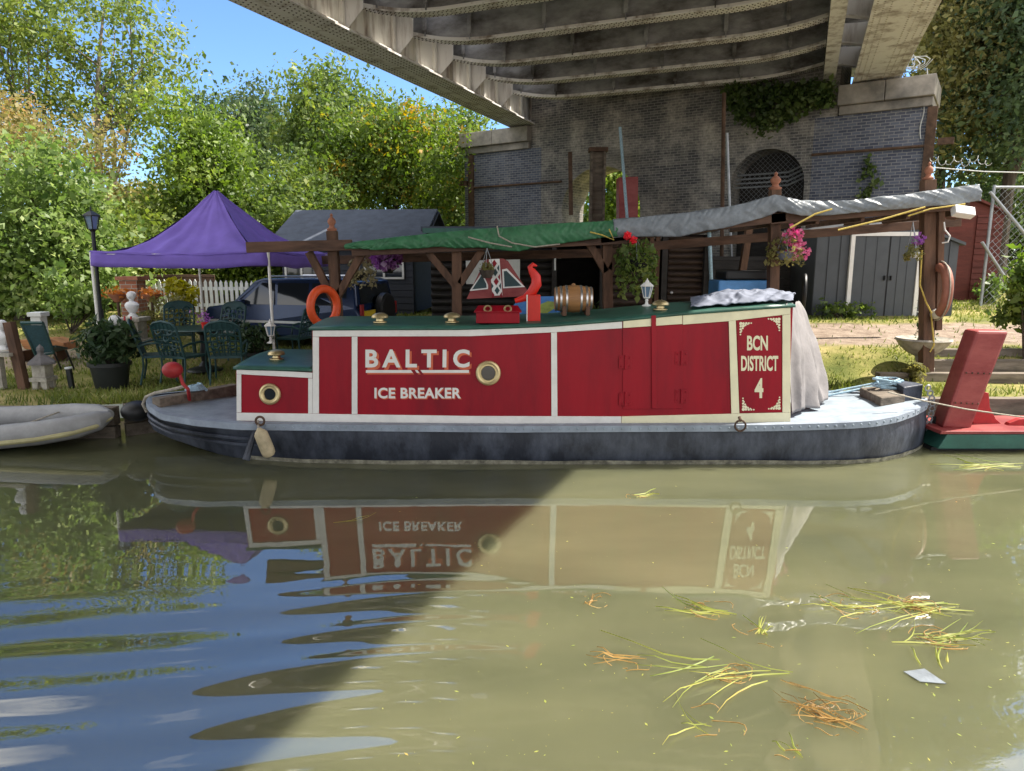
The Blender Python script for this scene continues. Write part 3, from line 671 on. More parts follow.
# loose iron and pipes standing in front of the pier
def pole(name, label, cat, x0, y0, x1, y1, Y, r, mt, sq=False):
    a, b = P(x0, y0, Y), P(x1, y1, Y); d = (a - b); b2 = b + d * ((gz(b.x, Y) - b.z) / d.z) if abs(d.z) > 0.1 else b
    mb = MB()
    if sq: mb.bar(b2, a, r * 2)
    else: mb.tube([b2, a], r, 10)
    return tag(mb.build(name, mt, None, not sq), label, cat)
t = thing('steel_column', 'rusty steel column standing in the left arch of the pier', 'column', P(597, 215, 22.6))
mb = MB(); a = P(598, 152, 22.6); x, y = a.x, a.y
for dx, w, dep in ((-.20, .07, .30), (.20, .07, .30), (0, .34, .06)): mb.box((x + dx, y, (a.z + 1) / 2), (w, dep, a.z - 1))
mb.build('flange', 'greywood', t); mb = MB(); mb.box((x, y, a.z + .06), (.58, .4, .12)); mb.build('cap_plate', 'rust', t)
mb = MB(); mb.bar(P(571, 215, 22.3), P(570, 152, 22.3), .12); mb.build('side_angle', 'rust', t)
pole('scaffold_pole', 'thin blue grey pole leaning upright against the middle of the brick pier', 'pole', 620, 127, 627, 216, 20.8, .045, 'bluerope')
pole('scaffold_pole', 'tall rusty brown pole reaching up to the ivy on the pier', 'pole', 724, 93, 721, 300, 18.2, .05, 'rust')
pole('scaffold_pole', 'pale grey pole leaning beside the tall rusty one', 'pole', 727, 133, 733, 300, 18.0, .035, 'galv')
pole('timber_plank', 'short weathered plank leaning behind the awning near the blue box', 'plank', 749, 228, 738, 300, 15.6, .07, 'wood', True)
pole('downpipe', 'pale blue pipe standing beside the log cabin door', 'pipe', 709, 225, 712, 300, 15.2, .04, 'bluerope')
pole('hoarding_board', 'faded red board standing upright inside the left arch', 'board', 627, 178, 627, 220, 21.6, .28, 'redpad', True)
# ivy on the pier
rng = np.random.default_rng(5)
iv = []
for k in range(230):
    px = rng.uniform(732, 834); top = 84; depth_ = 34 * math.exp(-((px - 768) / 26) ** 2) + 16
    py = top + depth_ * rng.uniform(0, 1) ** 1.1 + 6
    w = PL(px, py, pL, Matrix.Rotation(PRZ, 3, 'Z') @ Vector((0, 1, 0)))
    nrm = Matrix.Rotation(PRZ, 3, 'Z') @ Vector((0, -1, 0))
    for q in range(14): iv.append(np.array(w + nrm * (0.32 + abs(rng.normal()) * .12)) + rng.normal(size=3) * .10)
for k in range(14):
    w = PL(865 + rng.normal() * 6, 160 + k * 3.2, pL, Matrix.Rotation(PRZ, 3, 'Z') @ Vector((0, 1, 0)))
    for q in range(9): iv.append(np.array(w) + np.array([-.05, -.10, 0]) + rng.normal(size=3) * .07)
tag(quads_obj('ivy', leaf_arrays(np.array(iv), .12, rng, aspect=.8), 'l_ivy'), 'dark ivy hanging below the coping of the brick pier', 'ivy')
# tangle of wire on the right end of the coping
mb = MB(); a = P(905, 68, 18.6); pts = [a + Vector((.9 * (k / 90 - .5) + .16 * math.cos(k * .7), .16 * math.sin(k * 1.3), .15 + .16 * math.sin(k * .7))) for k in range(91)]
mb.tube(pts, .012, 4); q = a + Vector((.55, 0, 0)); mb.tube([q + Vector((.03 * math.sin(k), 0, -.13 * k)) for k in range(14)], .014, 4)
tag(mb.build('wire_coil', 'canvaswhite', None), 'tangle of pale wire at the right end of the pier coping', 'wire')

mb = MB()
for k, (y0_, y1_) in enumerate(((167, 173),)):
    a, b = P(928, y0_, 15.0), P(1040, y1_, 15.0); mb.tube([a, a.lerp(b, .5) + Vector((0, 0, -.03)), b], .012, 5)
a = P(930, 160, 15.0); mb.tube([a + Vector((1.25 * k / 60, .06 * math.sin(k * .8), .06 * math.cos(k * .8) - .02 + .05 * math.sin(k * .31))) for k in range(61)], .006, 4)
tag(mb.build('overhead_cable', 'canvaswhite', None), 'pale cables and coiled wire strung right from the right pergola post', 'cable')
# ---------------------------------------------------------------- buildings and fences on the bank
def boards(mb, x0, x1, z0, z1, y, step=.14, th=.02, tilt=.014):
    z = z0
    while z < z1 - .02:
        h = min(step, z1 - z); mb.prism([(x0, y, z), (x0, y - th - tilt, z + .004), (x0, y - th, z + h - .004), (x0, y, z + h)], (x1 - x0, 0, 0)); z += step
hs = thing('garden_house', 'blue grey boarded house with felt gable roof behind the purple gazebo', 'house', (-4.0, 17.6, .7))
def house():
    x0, x1, y0, y1, ze, zr = -5.75, -2.42, 17.6, 20.8, 2.88, 3.68
    yr = (y0 + y1) / 2 - .1
    mb = MB(); mb.box(((x0 + x1) / 2, (y0 + y1) / 2, 1.6), (x1 - x0, y1 - y0, 2.5)); boards(mb, x0, x1, .4, 2.85, y0, .16)
    mb.build('wall', 'housewall', hs)
    xa, xb = x0 - .2, -2.1
    mb = MB(); mb.prism([(xa, y0 - .35, ze - .1), (xa, yr, zr), (xa, yr, zr + .06), (xa, y0 - .37, ze - .04)], (xb - xa, 0, 0))
    mb.prism([(xa, y1 + .35, ze - .1), (xa, yr, zr - .001), (xa, yr + .001, zr + .059), (xa, y1 + .37, ze - .04)], (xb - xa, 0, 0)); mb.build('roof', 'felt', hs)
    mb = MB(); mb.prism([(x1 - .06, y0, ze - .12), (x1 - .06, y1, ze - .12), (x1 - .06, yr, zr - .02)], (.06, 0, 0)); mb.build('gable', 'black', hs)
    for s, e in (((xb - .02, y0 - .36, ze - .13), (xb - .02, yr, zr - .03)), ((xb - .02, y1 + .36, ze - .13), (xb - .02, yr, zr - .03))):
        mb = MB(); mb.bar(s, e, .03, .14, (1, 0, 0)); mb.build('bargeboard', 'housewall', hs)
    for px0, px1, py0, py1 in ((284, 316, 256, 277), (366, 404, 254, 278)):
        a, b = P(px0, py1, y0 - .06), P(px1, py0, y0 - .06); mb = MB(); mb.box(((a.x + b.x) / 2, y0 - .045, (a.z + b.z) / 2), (b.x - a.x, .02, b.z - a.z)); w = mb.build('window', 'glass', hs)
        mb = MB(); 
        for xx in (a.x, (a.x + b.x) / 2, b.x): mb.box((xx, y0 - .06, (a.z + b.z) / 2), (.05, .05, b.z - a.z + .05))
        for zz in (a.z, b.z): mb.box(((a.x + b.x) / 2, y0 - .063, zz), (b.x - a.x, .05, .05))
        mb.build('frame', 'white', w)
house(); hs.rotation_euler.z = -0.10
lc = thing('log_cabin', 'dark log cabin with open doorway under the awning behind the boat', 'cabin', (1.2, 15.4, .9))
def logcabin():
    y0 = 15.4; zt = 2.92
    X = lambda px: P(px, 280, y0).x
    def logs(x0, x1, z0=.5, z1=zt, step=.155, y=y0):
        mb = MB(); z = z0
        while z < z1:
            mb.prism([(x0, y + .06 - .085 * math.sin(math.pi * i / 6), z + step * i / 6) for i in range(7)] + [(x0, y + .12, z + step), (x0, y + .12, z)], (x1 - x0, 0, 0)); z += step
        return mb
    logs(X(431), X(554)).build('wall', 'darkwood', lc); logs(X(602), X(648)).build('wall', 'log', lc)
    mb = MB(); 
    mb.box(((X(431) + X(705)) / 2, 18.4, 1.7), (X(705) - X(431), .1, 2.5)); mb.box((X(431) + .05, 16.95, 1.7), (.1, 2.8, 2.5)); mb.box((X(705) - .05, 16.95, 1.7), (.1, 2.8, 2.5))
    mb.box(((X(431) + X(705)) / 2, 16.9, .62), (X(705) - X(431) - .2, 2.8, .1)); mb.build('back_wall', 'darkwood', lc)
    mb = MB(); mb.box(((X(431) + X(705)) / 2, 16.8, zt + .14), (X(705) - X(431) + .3, 3.6, .10)); mb.build('roof', 'felt', lc)
    mb = MB(); mb.bar((X(431) - .1, 14.98, zt + .1), (X(600), 14.98, zt + .1), .10); mb.build('gutter', 'greenhull', lc)
    d = logs(X(668), X(703), .75, 2.86, .13, y0 + .02).build('door', 'log', lc)
    mb = MB()
    for px in (663, 705): mb.box((X(px), y0 - .05, 1.75), (.12, .16, 2.4))
    mb.build('door_frame', 'darkwood', d); mb = MB(); mb.ball((X(671), y0 - .10, 1.72), .035); mb.build('handle', 'chrome', d)
    mb = MB()
    for px in (650, 656): mb.box((X(px), y0 - .04, 1.7), (.09, .12, 2.5))
    mb.build('corner_post', 'wood', lc)
    mb = MB(); 
    for px in (554, 602): mb.box((X(px), y0 - .01, 1.7), (.10, .16, 2.4))
    mb.build('doorway_frame', 'darkwood', lc)
logcabin()
mb = MB(); a, b = P(466, 284, 15.2), P(520, 256, 15.2); mb.box(((a.x + b.x) / 2, 15.24, (a.z + b.z) / 2), (b.x - a.x, .04, b.z - a.z))
tag(mb.build('white_board', 'canvaswhite', None), 'off white panel on the log cabin wall behind the red triangle', 'panel')
# wall lantern and small sign beside the doorway
def small_board():
    t = thing('wall_plaque', 'small cream plaque with a hanging charm beside the cabin doorway', 'plaque', P(555, 256, 15.15))
    mb = MB(); c = P(555, 256, 15.15); mb.box(c, (.26, .03, .10)); mb.build('board', 'cream', t); mb = MB(); mb.tube([c + Vector((0, -.02, -.05)), c + Vector((0, -.02, -.30))], .02, 6); mb.build('charm', 'canvaswhite', t, True)
small_board()
# timber screen behind the junk on the right of the cabin
mb = MB(); x0, x1 = P(704, 280, 16.6).x, P(812, 280, 16.6).x; boards(mb, x0, x1, .8, 2.5, 16.6, .2)
tag(mb.build('timber_screen', 'darkwood', None), 'dark low timber screen between the log cabin and the grey shed', 'fence')

gs = thing('metal_shed', 'grey metal garden shed with white framed double doors', 'shed', P(885, 316, 15.3))
def greyshed():
    y0 = 15.3; X = lambda px: P(px, 300, y0).x
    z0 = .9; x0, x1 = X(812), X(953); zl = P(812, 233, y0).z; zr = P(953, 244, y0).z; zp = P(890, 218, y0).z; xp = X(885)
    mb = MB(); 
    prof = [(x0, z0), (x1, z0), (x1, zr), (xp, zp), (x0, zl)]
    mb.prism([(x, y0, z) for x, z in prof], (0, 2.0, 0))
    x = x0
    while x < x1 - .05:
        top = lerp(zl, zp, (x - x0) / (xp - x0)) if x < xp else lerp(zp, zr, (x - xp) / (x1 - xp))
        mb.box((x + .02, y0 - .01, (z0 + top) / 2), (.022, .02, top - z0 - .03)); x += .26
    mb.build('wall', 'shedgrey', gs)
    mb = MB(); mb.prism([(x0 - .1, y0 - .08, zl - .03), (xp, y0 - .08, zp), (xp, y0 - .08, zp + .06), (x0 - .1, y0 - .08, zl + .03)], (0, 2.2, 0)); mb.prism([(xp, y0 - .079, zp), (x1 + .1, y0 - .079, zr - .03), (x1 + .1, y0 - .079, zr + .03), (xp, y0 - .079, zp + .06)], (0, 2.2, 0)); mb.build('roof', 'shedgrey', gs)
    a, b = X(847), X(914); zt = P(880, 234, y0).z; zb_ = P(880, 316, y0).z
    mb = MB(); mb.box((a, y0 - .04, (z0 + zt) / 2), (.085, .06, zt - z0)); mb.box((b, y0 - .04, (z0 + zt) / 2), (.085, .06, zt - z0)); mb.box(((a + b) / 2, y0 - .043, zt), (b - a + .085, .06, .085)); mb.build('door_frame', 'white', gs)
    m_ = X(884)
    for l, r in ((a + .045, m_ - .018), (m_ + .018, b - .045)):
        mb = MB(); mb.box(((l + r) / 2, y0 - .028, (z0 + zt) / 2), (r - l, .03, zt - z0 - .06))
        for q in (1, 2): mb.box((lerp(l, r, q / 3), y0 - .048, (z0 + zt) / 2), (.02, .012, zt - z0 - .1))
        d = mb.build('door', 'shedgrey', gs); mb = MB(); mb.box(((r if l < m_ - .3 else l) + (-.05 if l < m_ - .3 else .05), y0 - .07, lerp(z0, zt, .55)), (.02, .05, .10)); mb.build('handle', 'black', d)
    mb = MB(); mb.box((m_, y0 - .02, (z0 + zt) / 2), (.034, .02, zt - z0 - .08)); mb.build('door_gap', 'black', gs)
    for px in (875, 892):
        mb = MB(); c = P(px, 223, y0); mb.box((c.x, y0 - .03, c.z), (.28, .02, .09)); mb.build('vent', 'galv', gs)
greyshed()
rs = thing('wooden_shed', 'small red brown wooden shed with pointed gable by the wire fence', 'shed', P(968, 298, 17.6))
def redshed():
    y0 = 17.6; X = lambda px: P(px, 280, y0).x
    x0, x1 = X(938), X(996); zt = P(966, 201, y0).z; ze = P(996, 213, y0).z; z0 = 1.2; xm = X(966)
    mb = MB(); mb.prism([(x0, y0, z0), (x1, y0, z0), (x1, y0, ze), (xm, y0, zt), (x0, y0, ze)], (0, 1.9, 0)); boards(mb, xm + .1, x1, z0, ze - .05, y0, .15)
    mb.build('wall', 'shedred', rs)
    mb = MB(); mb.prism([(x0 - .1, y0 - .1, ze - .02), (xm, y0 - .1, zt + .02), (xm, y0 - .1, zt + .08), (x0 - .1, y0 - .1, ze + .04)], (0, 2.1, 0)); mb.prism([(xm, y0 - .101, zt + .02), (x1 + .1, y0 - .101, ze - .04), (x1 + .1, y0 - .101, ze + .02), (xm, y0 - .101, zt + .08)], (0, 2.1, 0)); mb.build('roof', 'shedred', rs)
    mb = MB(); mb.box(((x0 + xm) / 2 + .05, y0 - .03, (z0 + ze) / 2), (xm - x0 - .1, .05, ze - z0 - .1)); mb.build('door', 'shedred', rs)
redshed()
cf = thing('chain_link_fence', 'tall chain link fence on steel poles at the right edge', 'fence', (13, 16.6, 1.3))
def chainfence():
    y0 = 16.6; a = P(984, 290, y0).x; b = a + 4.2; z0, z1 = 1.15, P(1000, 187, y0).z
    mb = MB(); sp = .16
    H = z1 - z0
    k = a - H
    while k < b + H:
        for sg in (1, -1):
            lo = (k, z0) if sg > 0 else (k + H, z0); t0, t1 = 0, H
            xs = lambda t: lo[0] + sg * t
            ts = [t for t in np.linspace(0, H, 40) if a <= xs(t) <= b]
            if len(ts) > 1: mb.tube([(xs(ts[0]), y0 + .006 * sg, z0 + ts[0]), (xs(ts[-1]), y0 + .006 * sg, z0 + ts[-1])], .005, 3, False)
        k += sp
    mb.build('wire_mesh', 'galv', cf)
    for x in (a, a + 2.1, b):
        mb = MB(); mb.tube([(x, y0 + .06, z0 - .3), (x, y0 + .06, z1 + .05)], .035, 8); mb.build('post', 'galv', cf, True)
    mb = MB(); mb.tube([(a, y0 + .05, z1), (b, y0 + .05, z1)], .03, 8); mb.build('top_rail', 'galv', cf, True)
    mb = MB(); mb.tube([P(990, 192, y0 - .08), P(1030, 240, y0 - .08)], .035, 8); mb.build('brace', 'galv', cf, True)
    mb = MB(); mb.tube([P(982, 242, y0 - .08), P(1010, 285, y0 - .08)], .035, 8); mb.build('brace', 'galv', cf, True)
chainfence()
pf = thing('picket_fence', 'white picket fence across the garden behind the gazebo', 'fence', (-8, 17.2, 1.1))
def picket():
    y0 = 17.2; x0, x1 = P(118, 300, y0).x, P(258, 300, y0).x
    mb = MB(); x = x0
    while x < x1:
        z0 = gz(x, y0); mb.prism([(x, y0, z0 + .05), (x + .075, y0, z0 + .05), (x + .075, y0, z0 + .78), (x + .0375, y0, z0 + .85), (x, y0, z0 + .78)], (0, .02, 0)); x += .125
    mb.build('pickets', 'picket', pf)
    mb = MB(); z0 = gz((x0 + x1) / 2, y0)
    for z in (.22, .62): mb.box(((x0 + x1) / 2, y0 + .045, z0 + z), (x1 - x0, .04, .08))
    mb.build('rails', 'picket', pf)
picket()
mb = MB(); y0 = 18.2; boards(mb, P(60, 280, y0).x, P(215, 280, y0).x, 1.0, 2.05, y0, .14)
tag(mb.build('board_fence', 'beam', None), 'brown boarded fence behind the white pickets', 'fence')

# ---------------------------------------------------------------- the red ice breaker boat
BY = 9.12
boat = thing('narrowboat', 'red iron ice breaker boat lettered BALTIC with green roof and blue black hull', 'boat', (0.3, BY, 0))
WG = [(-4.80, .02), (-4.74, .22), (-4.58, .48), (-4.27, .80), (-3.75, 1.0), (-3.2, 1.06), (3.9, 1.06), (4.3, .99), (4.65, .85), (5.0, .60), (5.3, .33), (5.47, .10), (5.5, .02)]
WW = [(-4.80, .02), (-4.70, .12), (-4.4, .32), (-4.0, .52), (-3.4, .76), (-2.6, .95), (-1.5, 1.02), (3.9, 1.02), (4.4, .93), (4.8, .74), (5.1, .50), (5.35, .26), (5.47, .09), (5.5, .02)]
ZG = [(-4.85, .64), (-4.2, .565), (-3.2, .505), (0, .475), (3, .49), (4.3, .525), (5.5, .60)]
ZK = [(-4.85, .20), (-4.5, .13), (-4.0, .05), (-3.4, -.05), (-2.5, -.3), (5.0, -.3), (5.5, -.3)]
HX = sorted(set(list(np.linspace(-4.8, -3.0, 22)) + list(np.linspace(-3, 4, 15)) + list(np.linspace(4, 5.5, 18))))
def hull():
    def sec(x, sgn):
        g, w, z, k = interp(x, WG), interp(x, WW), interp(x, ZG), interp(x, ZK)
        zc = max(0.02, k + .06)
        m1 = lerp(w, g, .45) + .03
        return [(x, BY + sgn * (g - .02), z), (x, BY + sgn * (g - .015), z - .09), (x, BY + sgn * m1, lerp(zc, z, .55)), (x, BY + sgn * (w + .012), zc + .06), (x, BY + sgn * w * .985, zc - .02), (x, BY + sgn * w * .90, min(k, zc - .04))]
    mb = MB()
    for sgn in (-1, 1):
        S_ = [sec(x, sgn) for x in HX]; n = 6
        mb.add([p for s in S_ for p in s], [(i * n + j, (i + 1) * n + j, (i + 1) * n + j + 1, i * n + j + 1) for i in range(len(HX) - 1) for j in range(n - 1)])
    mb.build('hull', 'hull', boat, True)
    # pale weedy line just above the water
    mb = MB()
    for sgn in (-1, 1):
        xs = [x for x in HX if x > -3.3]; vs = []
        for x in xs:
            w = interp(x, WW); h = .055 + .02 * mnoise.noise((x * 3, 0, 0))
            vs += [(x, BY + sgn * (w + .006), -.01), (x, BY + sgn * (w + .026 + .004), h)]
        mb.add(vs, [(i * 2, i * 2 + 2, i * 2 + 3, i * 2 + 1) for i in range(len(xs) - 1)])
    mb.build('waterline_band', 'scum', boat, True)
    # deck
    mb = MB(); N = len(HX)
    mb.add([(x, BY - interp(x, WG) + .03, interp(x, ZG) - .012) for x in HX] + [(x, BY, interp(x, ZG) + .01) for x in HX] + [(x, BY + interp(x, WG) - .03, interp(x, ZG) - .012) for x in HX],
           [(j * N + i, j * N + i + 1, (j + 1) * N + i + 1, (j + 1) * N + i) for j in range(2) for i in range(N - 1)])
    mb.build('deck', 'deckpale', boat)
    # gunwale band with rivets, and the lower rubbing strakes round the stern
    mb = MB()
    for sgn in (-1, 1):
        vs = []
        for x in HX:
            g, z = interp(x, WG), interp(x, ZG); o = .02 if g > .1 else 0
            vs += [(x, BY + sgn * (g - .09 if g > .12 else 0), z + .010), (x, BY + sgn * (g + o), z + .006), (x, BY + sgn * (g + o + .006), z - .07), (x, BY + sgn * max(0, g - .03), z - .085)]
        mb.add(vs, [(i * 4 + j, i * 4 + 4 + j, i * 4 + 5 + j, i * 4 + 1 + j) for i in range(len(HX) - 1) for j in range(3)])
    mb.build('gunwale', 'deck', boat)
    for zo, x1 in ((-.20, -2.9), (-.29, -2.9)):
        mb = MB(); pts = []
        for x in [q for q in HX if q < x1]:
            t = -zo / max(.2, interp(x, ZG) - .02)
            pts.append((x, BY - lerp(interp(x, WG), interp(x, WW), min(1, t)) - .035, interp(x, ZG) + zo * (1 if x < -3.6 else 1)))
        mb.tube(pts, .022, 6); mb.build('rubbing_strake', 'hull', boat, True)
    mb = MB(); x = -2.9
    while x < 5.4:
        g, z = interp(x, WG), interp(x, ZG); mb.ball((x, BY - g - .022, z - .03), (.016, .012, .016), 6, 4); x += .105
    tag(mb.build('rivets', 'deckpale', boat, True), kind='stuff')
hull()
CP = Vector((0, 8.22, .5)); CN = Vector((0, -1, .07)).normalized()
CU = Vector((1, 0, 0)); CV = CN.cross(CU).normalized() * -1
if CV.z < 0: CV = -CV
CM = Matrix((CU, CN.cross(CU), CN)).transposed()
def CS(px, py, off=0.0): return PL(px, py, CP, CN) + CN * off
def plate(name, pts, m, parent, off=0.004, th=.012, bevel=.003):
    mb = MB(); mb.prism([CS(x, y, off) for x, y in pts], CN * th); return mb.build(name, m, parent, bevel=bevel)
TOP = [(313, 329.5), (471, 329), (551, 326), (623, 320.5), (681, 314.5), (790, 306.5)]
ZT = [(CS(*p).x, CS(*p).z) for p in TOP]
XL, XM, XR = CS(237, 400).x, CS(314, 400).x, CS(789, 400).x
def zroof(x): return interp(x, ZT)
def cabin():
    def cs_y(z): return CP.y + .07 * (z - .5)
    xs = list(np.linspace(XM, XR, 16)); mb = MB(); vs = []
    for x in xs: vs += [(x, cs_y(.45), .45), (x, cs_y(zroof(x)), zroof(x)), (x, 2 * BY - cs_y(zroof(x)), zroof(x)), (x, 2 * BY - cs_y(.45), .45)]
    n = len(xs)
    mb.add(vs, [(i * 4 + j, i * 4 + 4 + j, i * 4 + 5 + j, i * 4 + 1 + j) for i in range(n - 1) for j in range(3)] + [(0, 1, 2, 3), ((n - 1) * 4, (n - 1) * 4 + 1, (n - 1) * 4 + 2, (n - 1) * 4 + 3)])
    mb.build('cabin', 'red', boat)
    def roof(x0, x1, zf, name, cam=.05, hang=.03):
        mb = MB(); xs = np.linspace(x0, x1, 14)
        def top(i, j):
            x = lerp(x0, x1, i); yf = cs_y(zf(x)) - hang; yb = 2 * BY - yf; y = lerp(yf, yb, j)
            return (x, y, zf(x) + .022 + cam * (1 - (2 * j - 1) ** 2))
        mb.grid(top, 16, 12)
        return mb.build(name, 'greenroof', boat, True, solid=.03)
    roof(XM - .03, XR + .02, zroof, 'roof')
    zl = CS(270, 371).z
    mb = MB(); a, b = (XL, XM - .002)
    def yy(x, z): return cs_y(z)
    vs = []
    for x in (a, b): vs += [(x, cs_y(.45), .45), (x, cs_y(zl), zl), (x, 2 * BY - cs_y(zl), zl), (x, 2 * BY - cs_y(.45), .45)]
    mb.add(vs, [(j, 4 + j, 5 + j, 1 + j) for j in range(3)] + [(0, 1, 2, 3), (4, 5, 6, 7)]); mb.build('low_cabin', 'red', boat)
    roof(XL - .02, XM - .01, lambda x: zl + .03 * (XM - x) , 'low_cabin_roof', .05)
    W_, K_ = 'white', 'cream'
    tr = []
    # white framing of the side
    plate('trim', [(237, 412.5), (471, 415.8), (621, 416.2), (621, 424.5), (471, 424.5), (237, 420.5)], W_, boat)
    plate('trim', [(621.4, 416.2), (790, 412.2), (790, 423), (735, 424.8), (621.4, 424.5)], K_, boat)
    plate('trim', [(237, 368), (312.6, 372.6), (312.6, 378), (237, 374)], W_, boat)
    plate('trim', [(237, 374.2), (241.6, 374.4), (241.6, 412.2), (237, 412.2)], W_, boat)
    plate('trim', [(308.5, 378.2), (312.8, 378.3), (312.8, 413.3), (308.5, 413.3)], W_, boat)
    plate('trim', [(313, 336.8), (319.2, 336.8), (319.2, 413.4), (313, 413.3)], W_, boat)
    plate('trim', [(313, 330.5), (471, 329.6), (551, 326.6), (622, 321.5), (622, 328.2), (551, 332.4), (471, 336.2), (313, 336.6)], W_, boat)
    plate('trim', [(352, 336.6), (357.6, 336.6), (357.6, 413.9), (352, 413.9)], W_, boat)
    plate('trim', [(551, 332.6), (556.8, 332.2), (557.4, 416), (551.4, 416)], W_, boat)
    plate('trim', [(682.6, 315.2), (790, 307.2), (790, 314), (728, 321.2), (682.6, 324.6)], K_, boat)
    plate('trim', [(728.4, 321.4), (735.4, 320.4), (739, 413.2), (731, 413.4)], K_, boat)
    plate('trim', [(782, 315.2), (790, 314.2), (790, 412), (782, 412.2)], K_, boat)
    plate('name_panel', [(736.5, 320.5), (781.4, 315.4), (781.4, 412), (739.6, 413)], 'red', boat, .003, .006)
    d = plate('side_hatch', [(622.6, 328.4), (682, 324.4), (682, 408.5), (622.6, 409)], 'red', boat, .003, .010)
    plate('hatch_head', [(623, 318.5), (682, 314.6), (682, 324), (623, 328)], K_, d, .004, .016)
    plate('hatch_post', [(650.8, 315.6), (655.4, 315.3), (656, 408), (651.4, 408)], 'red', d, .016, .02)
    for hx, hy in ((625, 362), (625, 399), (681, 358), (681, 396)):
        mb = MB()
        c = CS(hx, hy, .014)
        mb.box(c, (.15, .15, .012), m=CM)
        mb.tube([c + CV * .085 + CN * .012, c - CV * .085 + CN * .012], .014, 8)
        for a_ in (-.05, .05):
            for b_ in (-.05, .05): mb.ball(c + CU * a_ + CV * b_ + CN * .008, .010, 6, 4)
        mb.build('hinge', 'red', d, bevel=.003)
    for (px, py, r) in ((488.3, 373, .125), (270.3, 394, .105)):
        c = CS(px, py, .012); mb = MB(); mb.torus(c, r, .026, CM, 32, 8); mb.torus(c + CN * .004, r * .78, .014, CM, 28, 6)
        p_ = mb.build('porthole', 'brass', boat, True)
        mb = MB(); mb.lathe(c - CN * .006, [(r * .98, 0), (r * .98, .008)], 28, CM); mb.build('glass', 'glass', p_)
    def text(body, x0, y0, x1, y1, x2=None, m='white', th=.004, off=.006, bold=.02, space=1.0, name='lettering'):
        vs, fs = textmesh(body, bold, space); mb = MB()
        o = CS(x0, y1, off); U = CS(x1, y1, off) - o; V = CS(x0, y0, off) - o
        mb.add([o + U * u + V * v for u, v in vs], fs); n = len(vs)
        mb.build(name, m, boat, fix=False)
    text('BALTIC', 367.5, 351, 471.5, 370, m='orange', off=.005, bold=.035, space=1.42, name='lettering_shadow')
    text('BALTIC', 365.5, 349.3, 469.5, 367.6, off=.008, bold=.03, space=1.42)
    for q in (((366, 370), (411, 370), (413, 372.8), (366, 372.8)), ((420.5, 370), (469, 370), (469, 372.8), (422.5, 372.8)), ((415, 370), (417.5, 370), (419.5, 372.8), (417, 372.8))):
        plate('lettering', q, 'white', boat, .006, .002, 0); plate('lettering_shadow', [(x + 1.3, y + 1.6) for x, y in q], 'orange', boat, .004, .001, 0)
    text('ICE BREAKER', 374.5, 387.6, 461, 398.4, bold=.03, space=1.06)
    text('ICE BREAKER', 375.4, 388.6, 461.9, 399.4, m='orange', off=.005, bold=.03, space=1.06, name='lettering_shadow')
    text('BCN', 746.7, 335.5, 767.5, 350.5, m='cream', off=.012, bold=.03); text('DISTRICT', 740.8, 355.6, 777.8, 371, m='cream', off=.012, bold=.03); text('4', 754.2, 378, 763, 398, m='cream', off=.012, bold=.03)
    # scrolled corner ornaments
    for (cx_, cy_, sx_, sy_) in ((739.5, 322.5, 1, 1), (779.6, 318.2, -1, 1), (742, 410.2, 1, -1), (779.8, 409.2, -1, -1)):
        mb = MB()
        for k, (a_, b_, r_) in enumerate(((1, 1, 1.6), (3.6, 1, 1.3), (6.4, .8, 1.2), (9, .7, 1), (11.4, .6, .8), (1, 3.8, 1.3), (.8, 6.8, 1.2), (.7, 9.6, 1), (.6, 12, .8), (3.4, 3.4, 1.5), (5.6, 2.6, 1), (2.8, 5.8, 1), (1.8, 8.4, .7), (8, 1.8, .7))):
            o = CS(cx_ + sx_ * a_, cy_ + sy_ * b_, .010); mb.lathe(o, [(r_ * .0118, 0), (r_ * .0118, .003)], 10, CM)
        mb.build('corner_ornament', 'cream', boat)
    # mooring ring on the side deck, bow lockers and stern coamings
    c = P(740, 422, 7.99); mb = MB(); mb.torus(c + Vector((0, -.02, -.04)), .062, .012, CM, 24, 8); mb.tube([c + Vector((0, .03, .05)), c + Vector((0, -.02, .02))], .02, 8); mb.build('mooring_ring', 'rust', boat, True)
    c = P(260, 421, 8.02); mb = MB(); mb.torus(c, .05, .014, CM, 20, 8); mb.build('mooring_ring', 'rust', boat, True)
    mb = MB(); a, b = G(156, 404, .62), G(236, 389, .62); mb.bar(a, b, .16, .15); mb.build('stern_coaming', 'greywood', boat, bevel=.01)
    mb = MB(); mb.bar(G(218, 395, .54), G(256, 388, .54), .07, .05); mb.build('deck_bar', 'deck', boat, bevel=.006)
    mb = MB(); mb.prism([(4.74, 8.82, .52), (5.14, 8.98, .53), (5.24, 9.5, .56), (4.82, 9.55, .52)], (0, 0, .15)); mb.build('bow_locker', 'greywood', boat, bevel=.015)
    mb = MB(); mb.prism([(5.12, 9.0, .53), (5.42, 9.08, .56), (5.42, 9.2, .56), (5.2, 9.5, .56)], (0, 0, .24)); mb.build('bow_post', 'hull', boat, bevel=.015)
    mb = MB(); mb.box((3.75, 9.05, .512), (.7, .5, .012)); mb.build('deck_hatch', 'deckpale', boat, bevel=.003)
cabin()

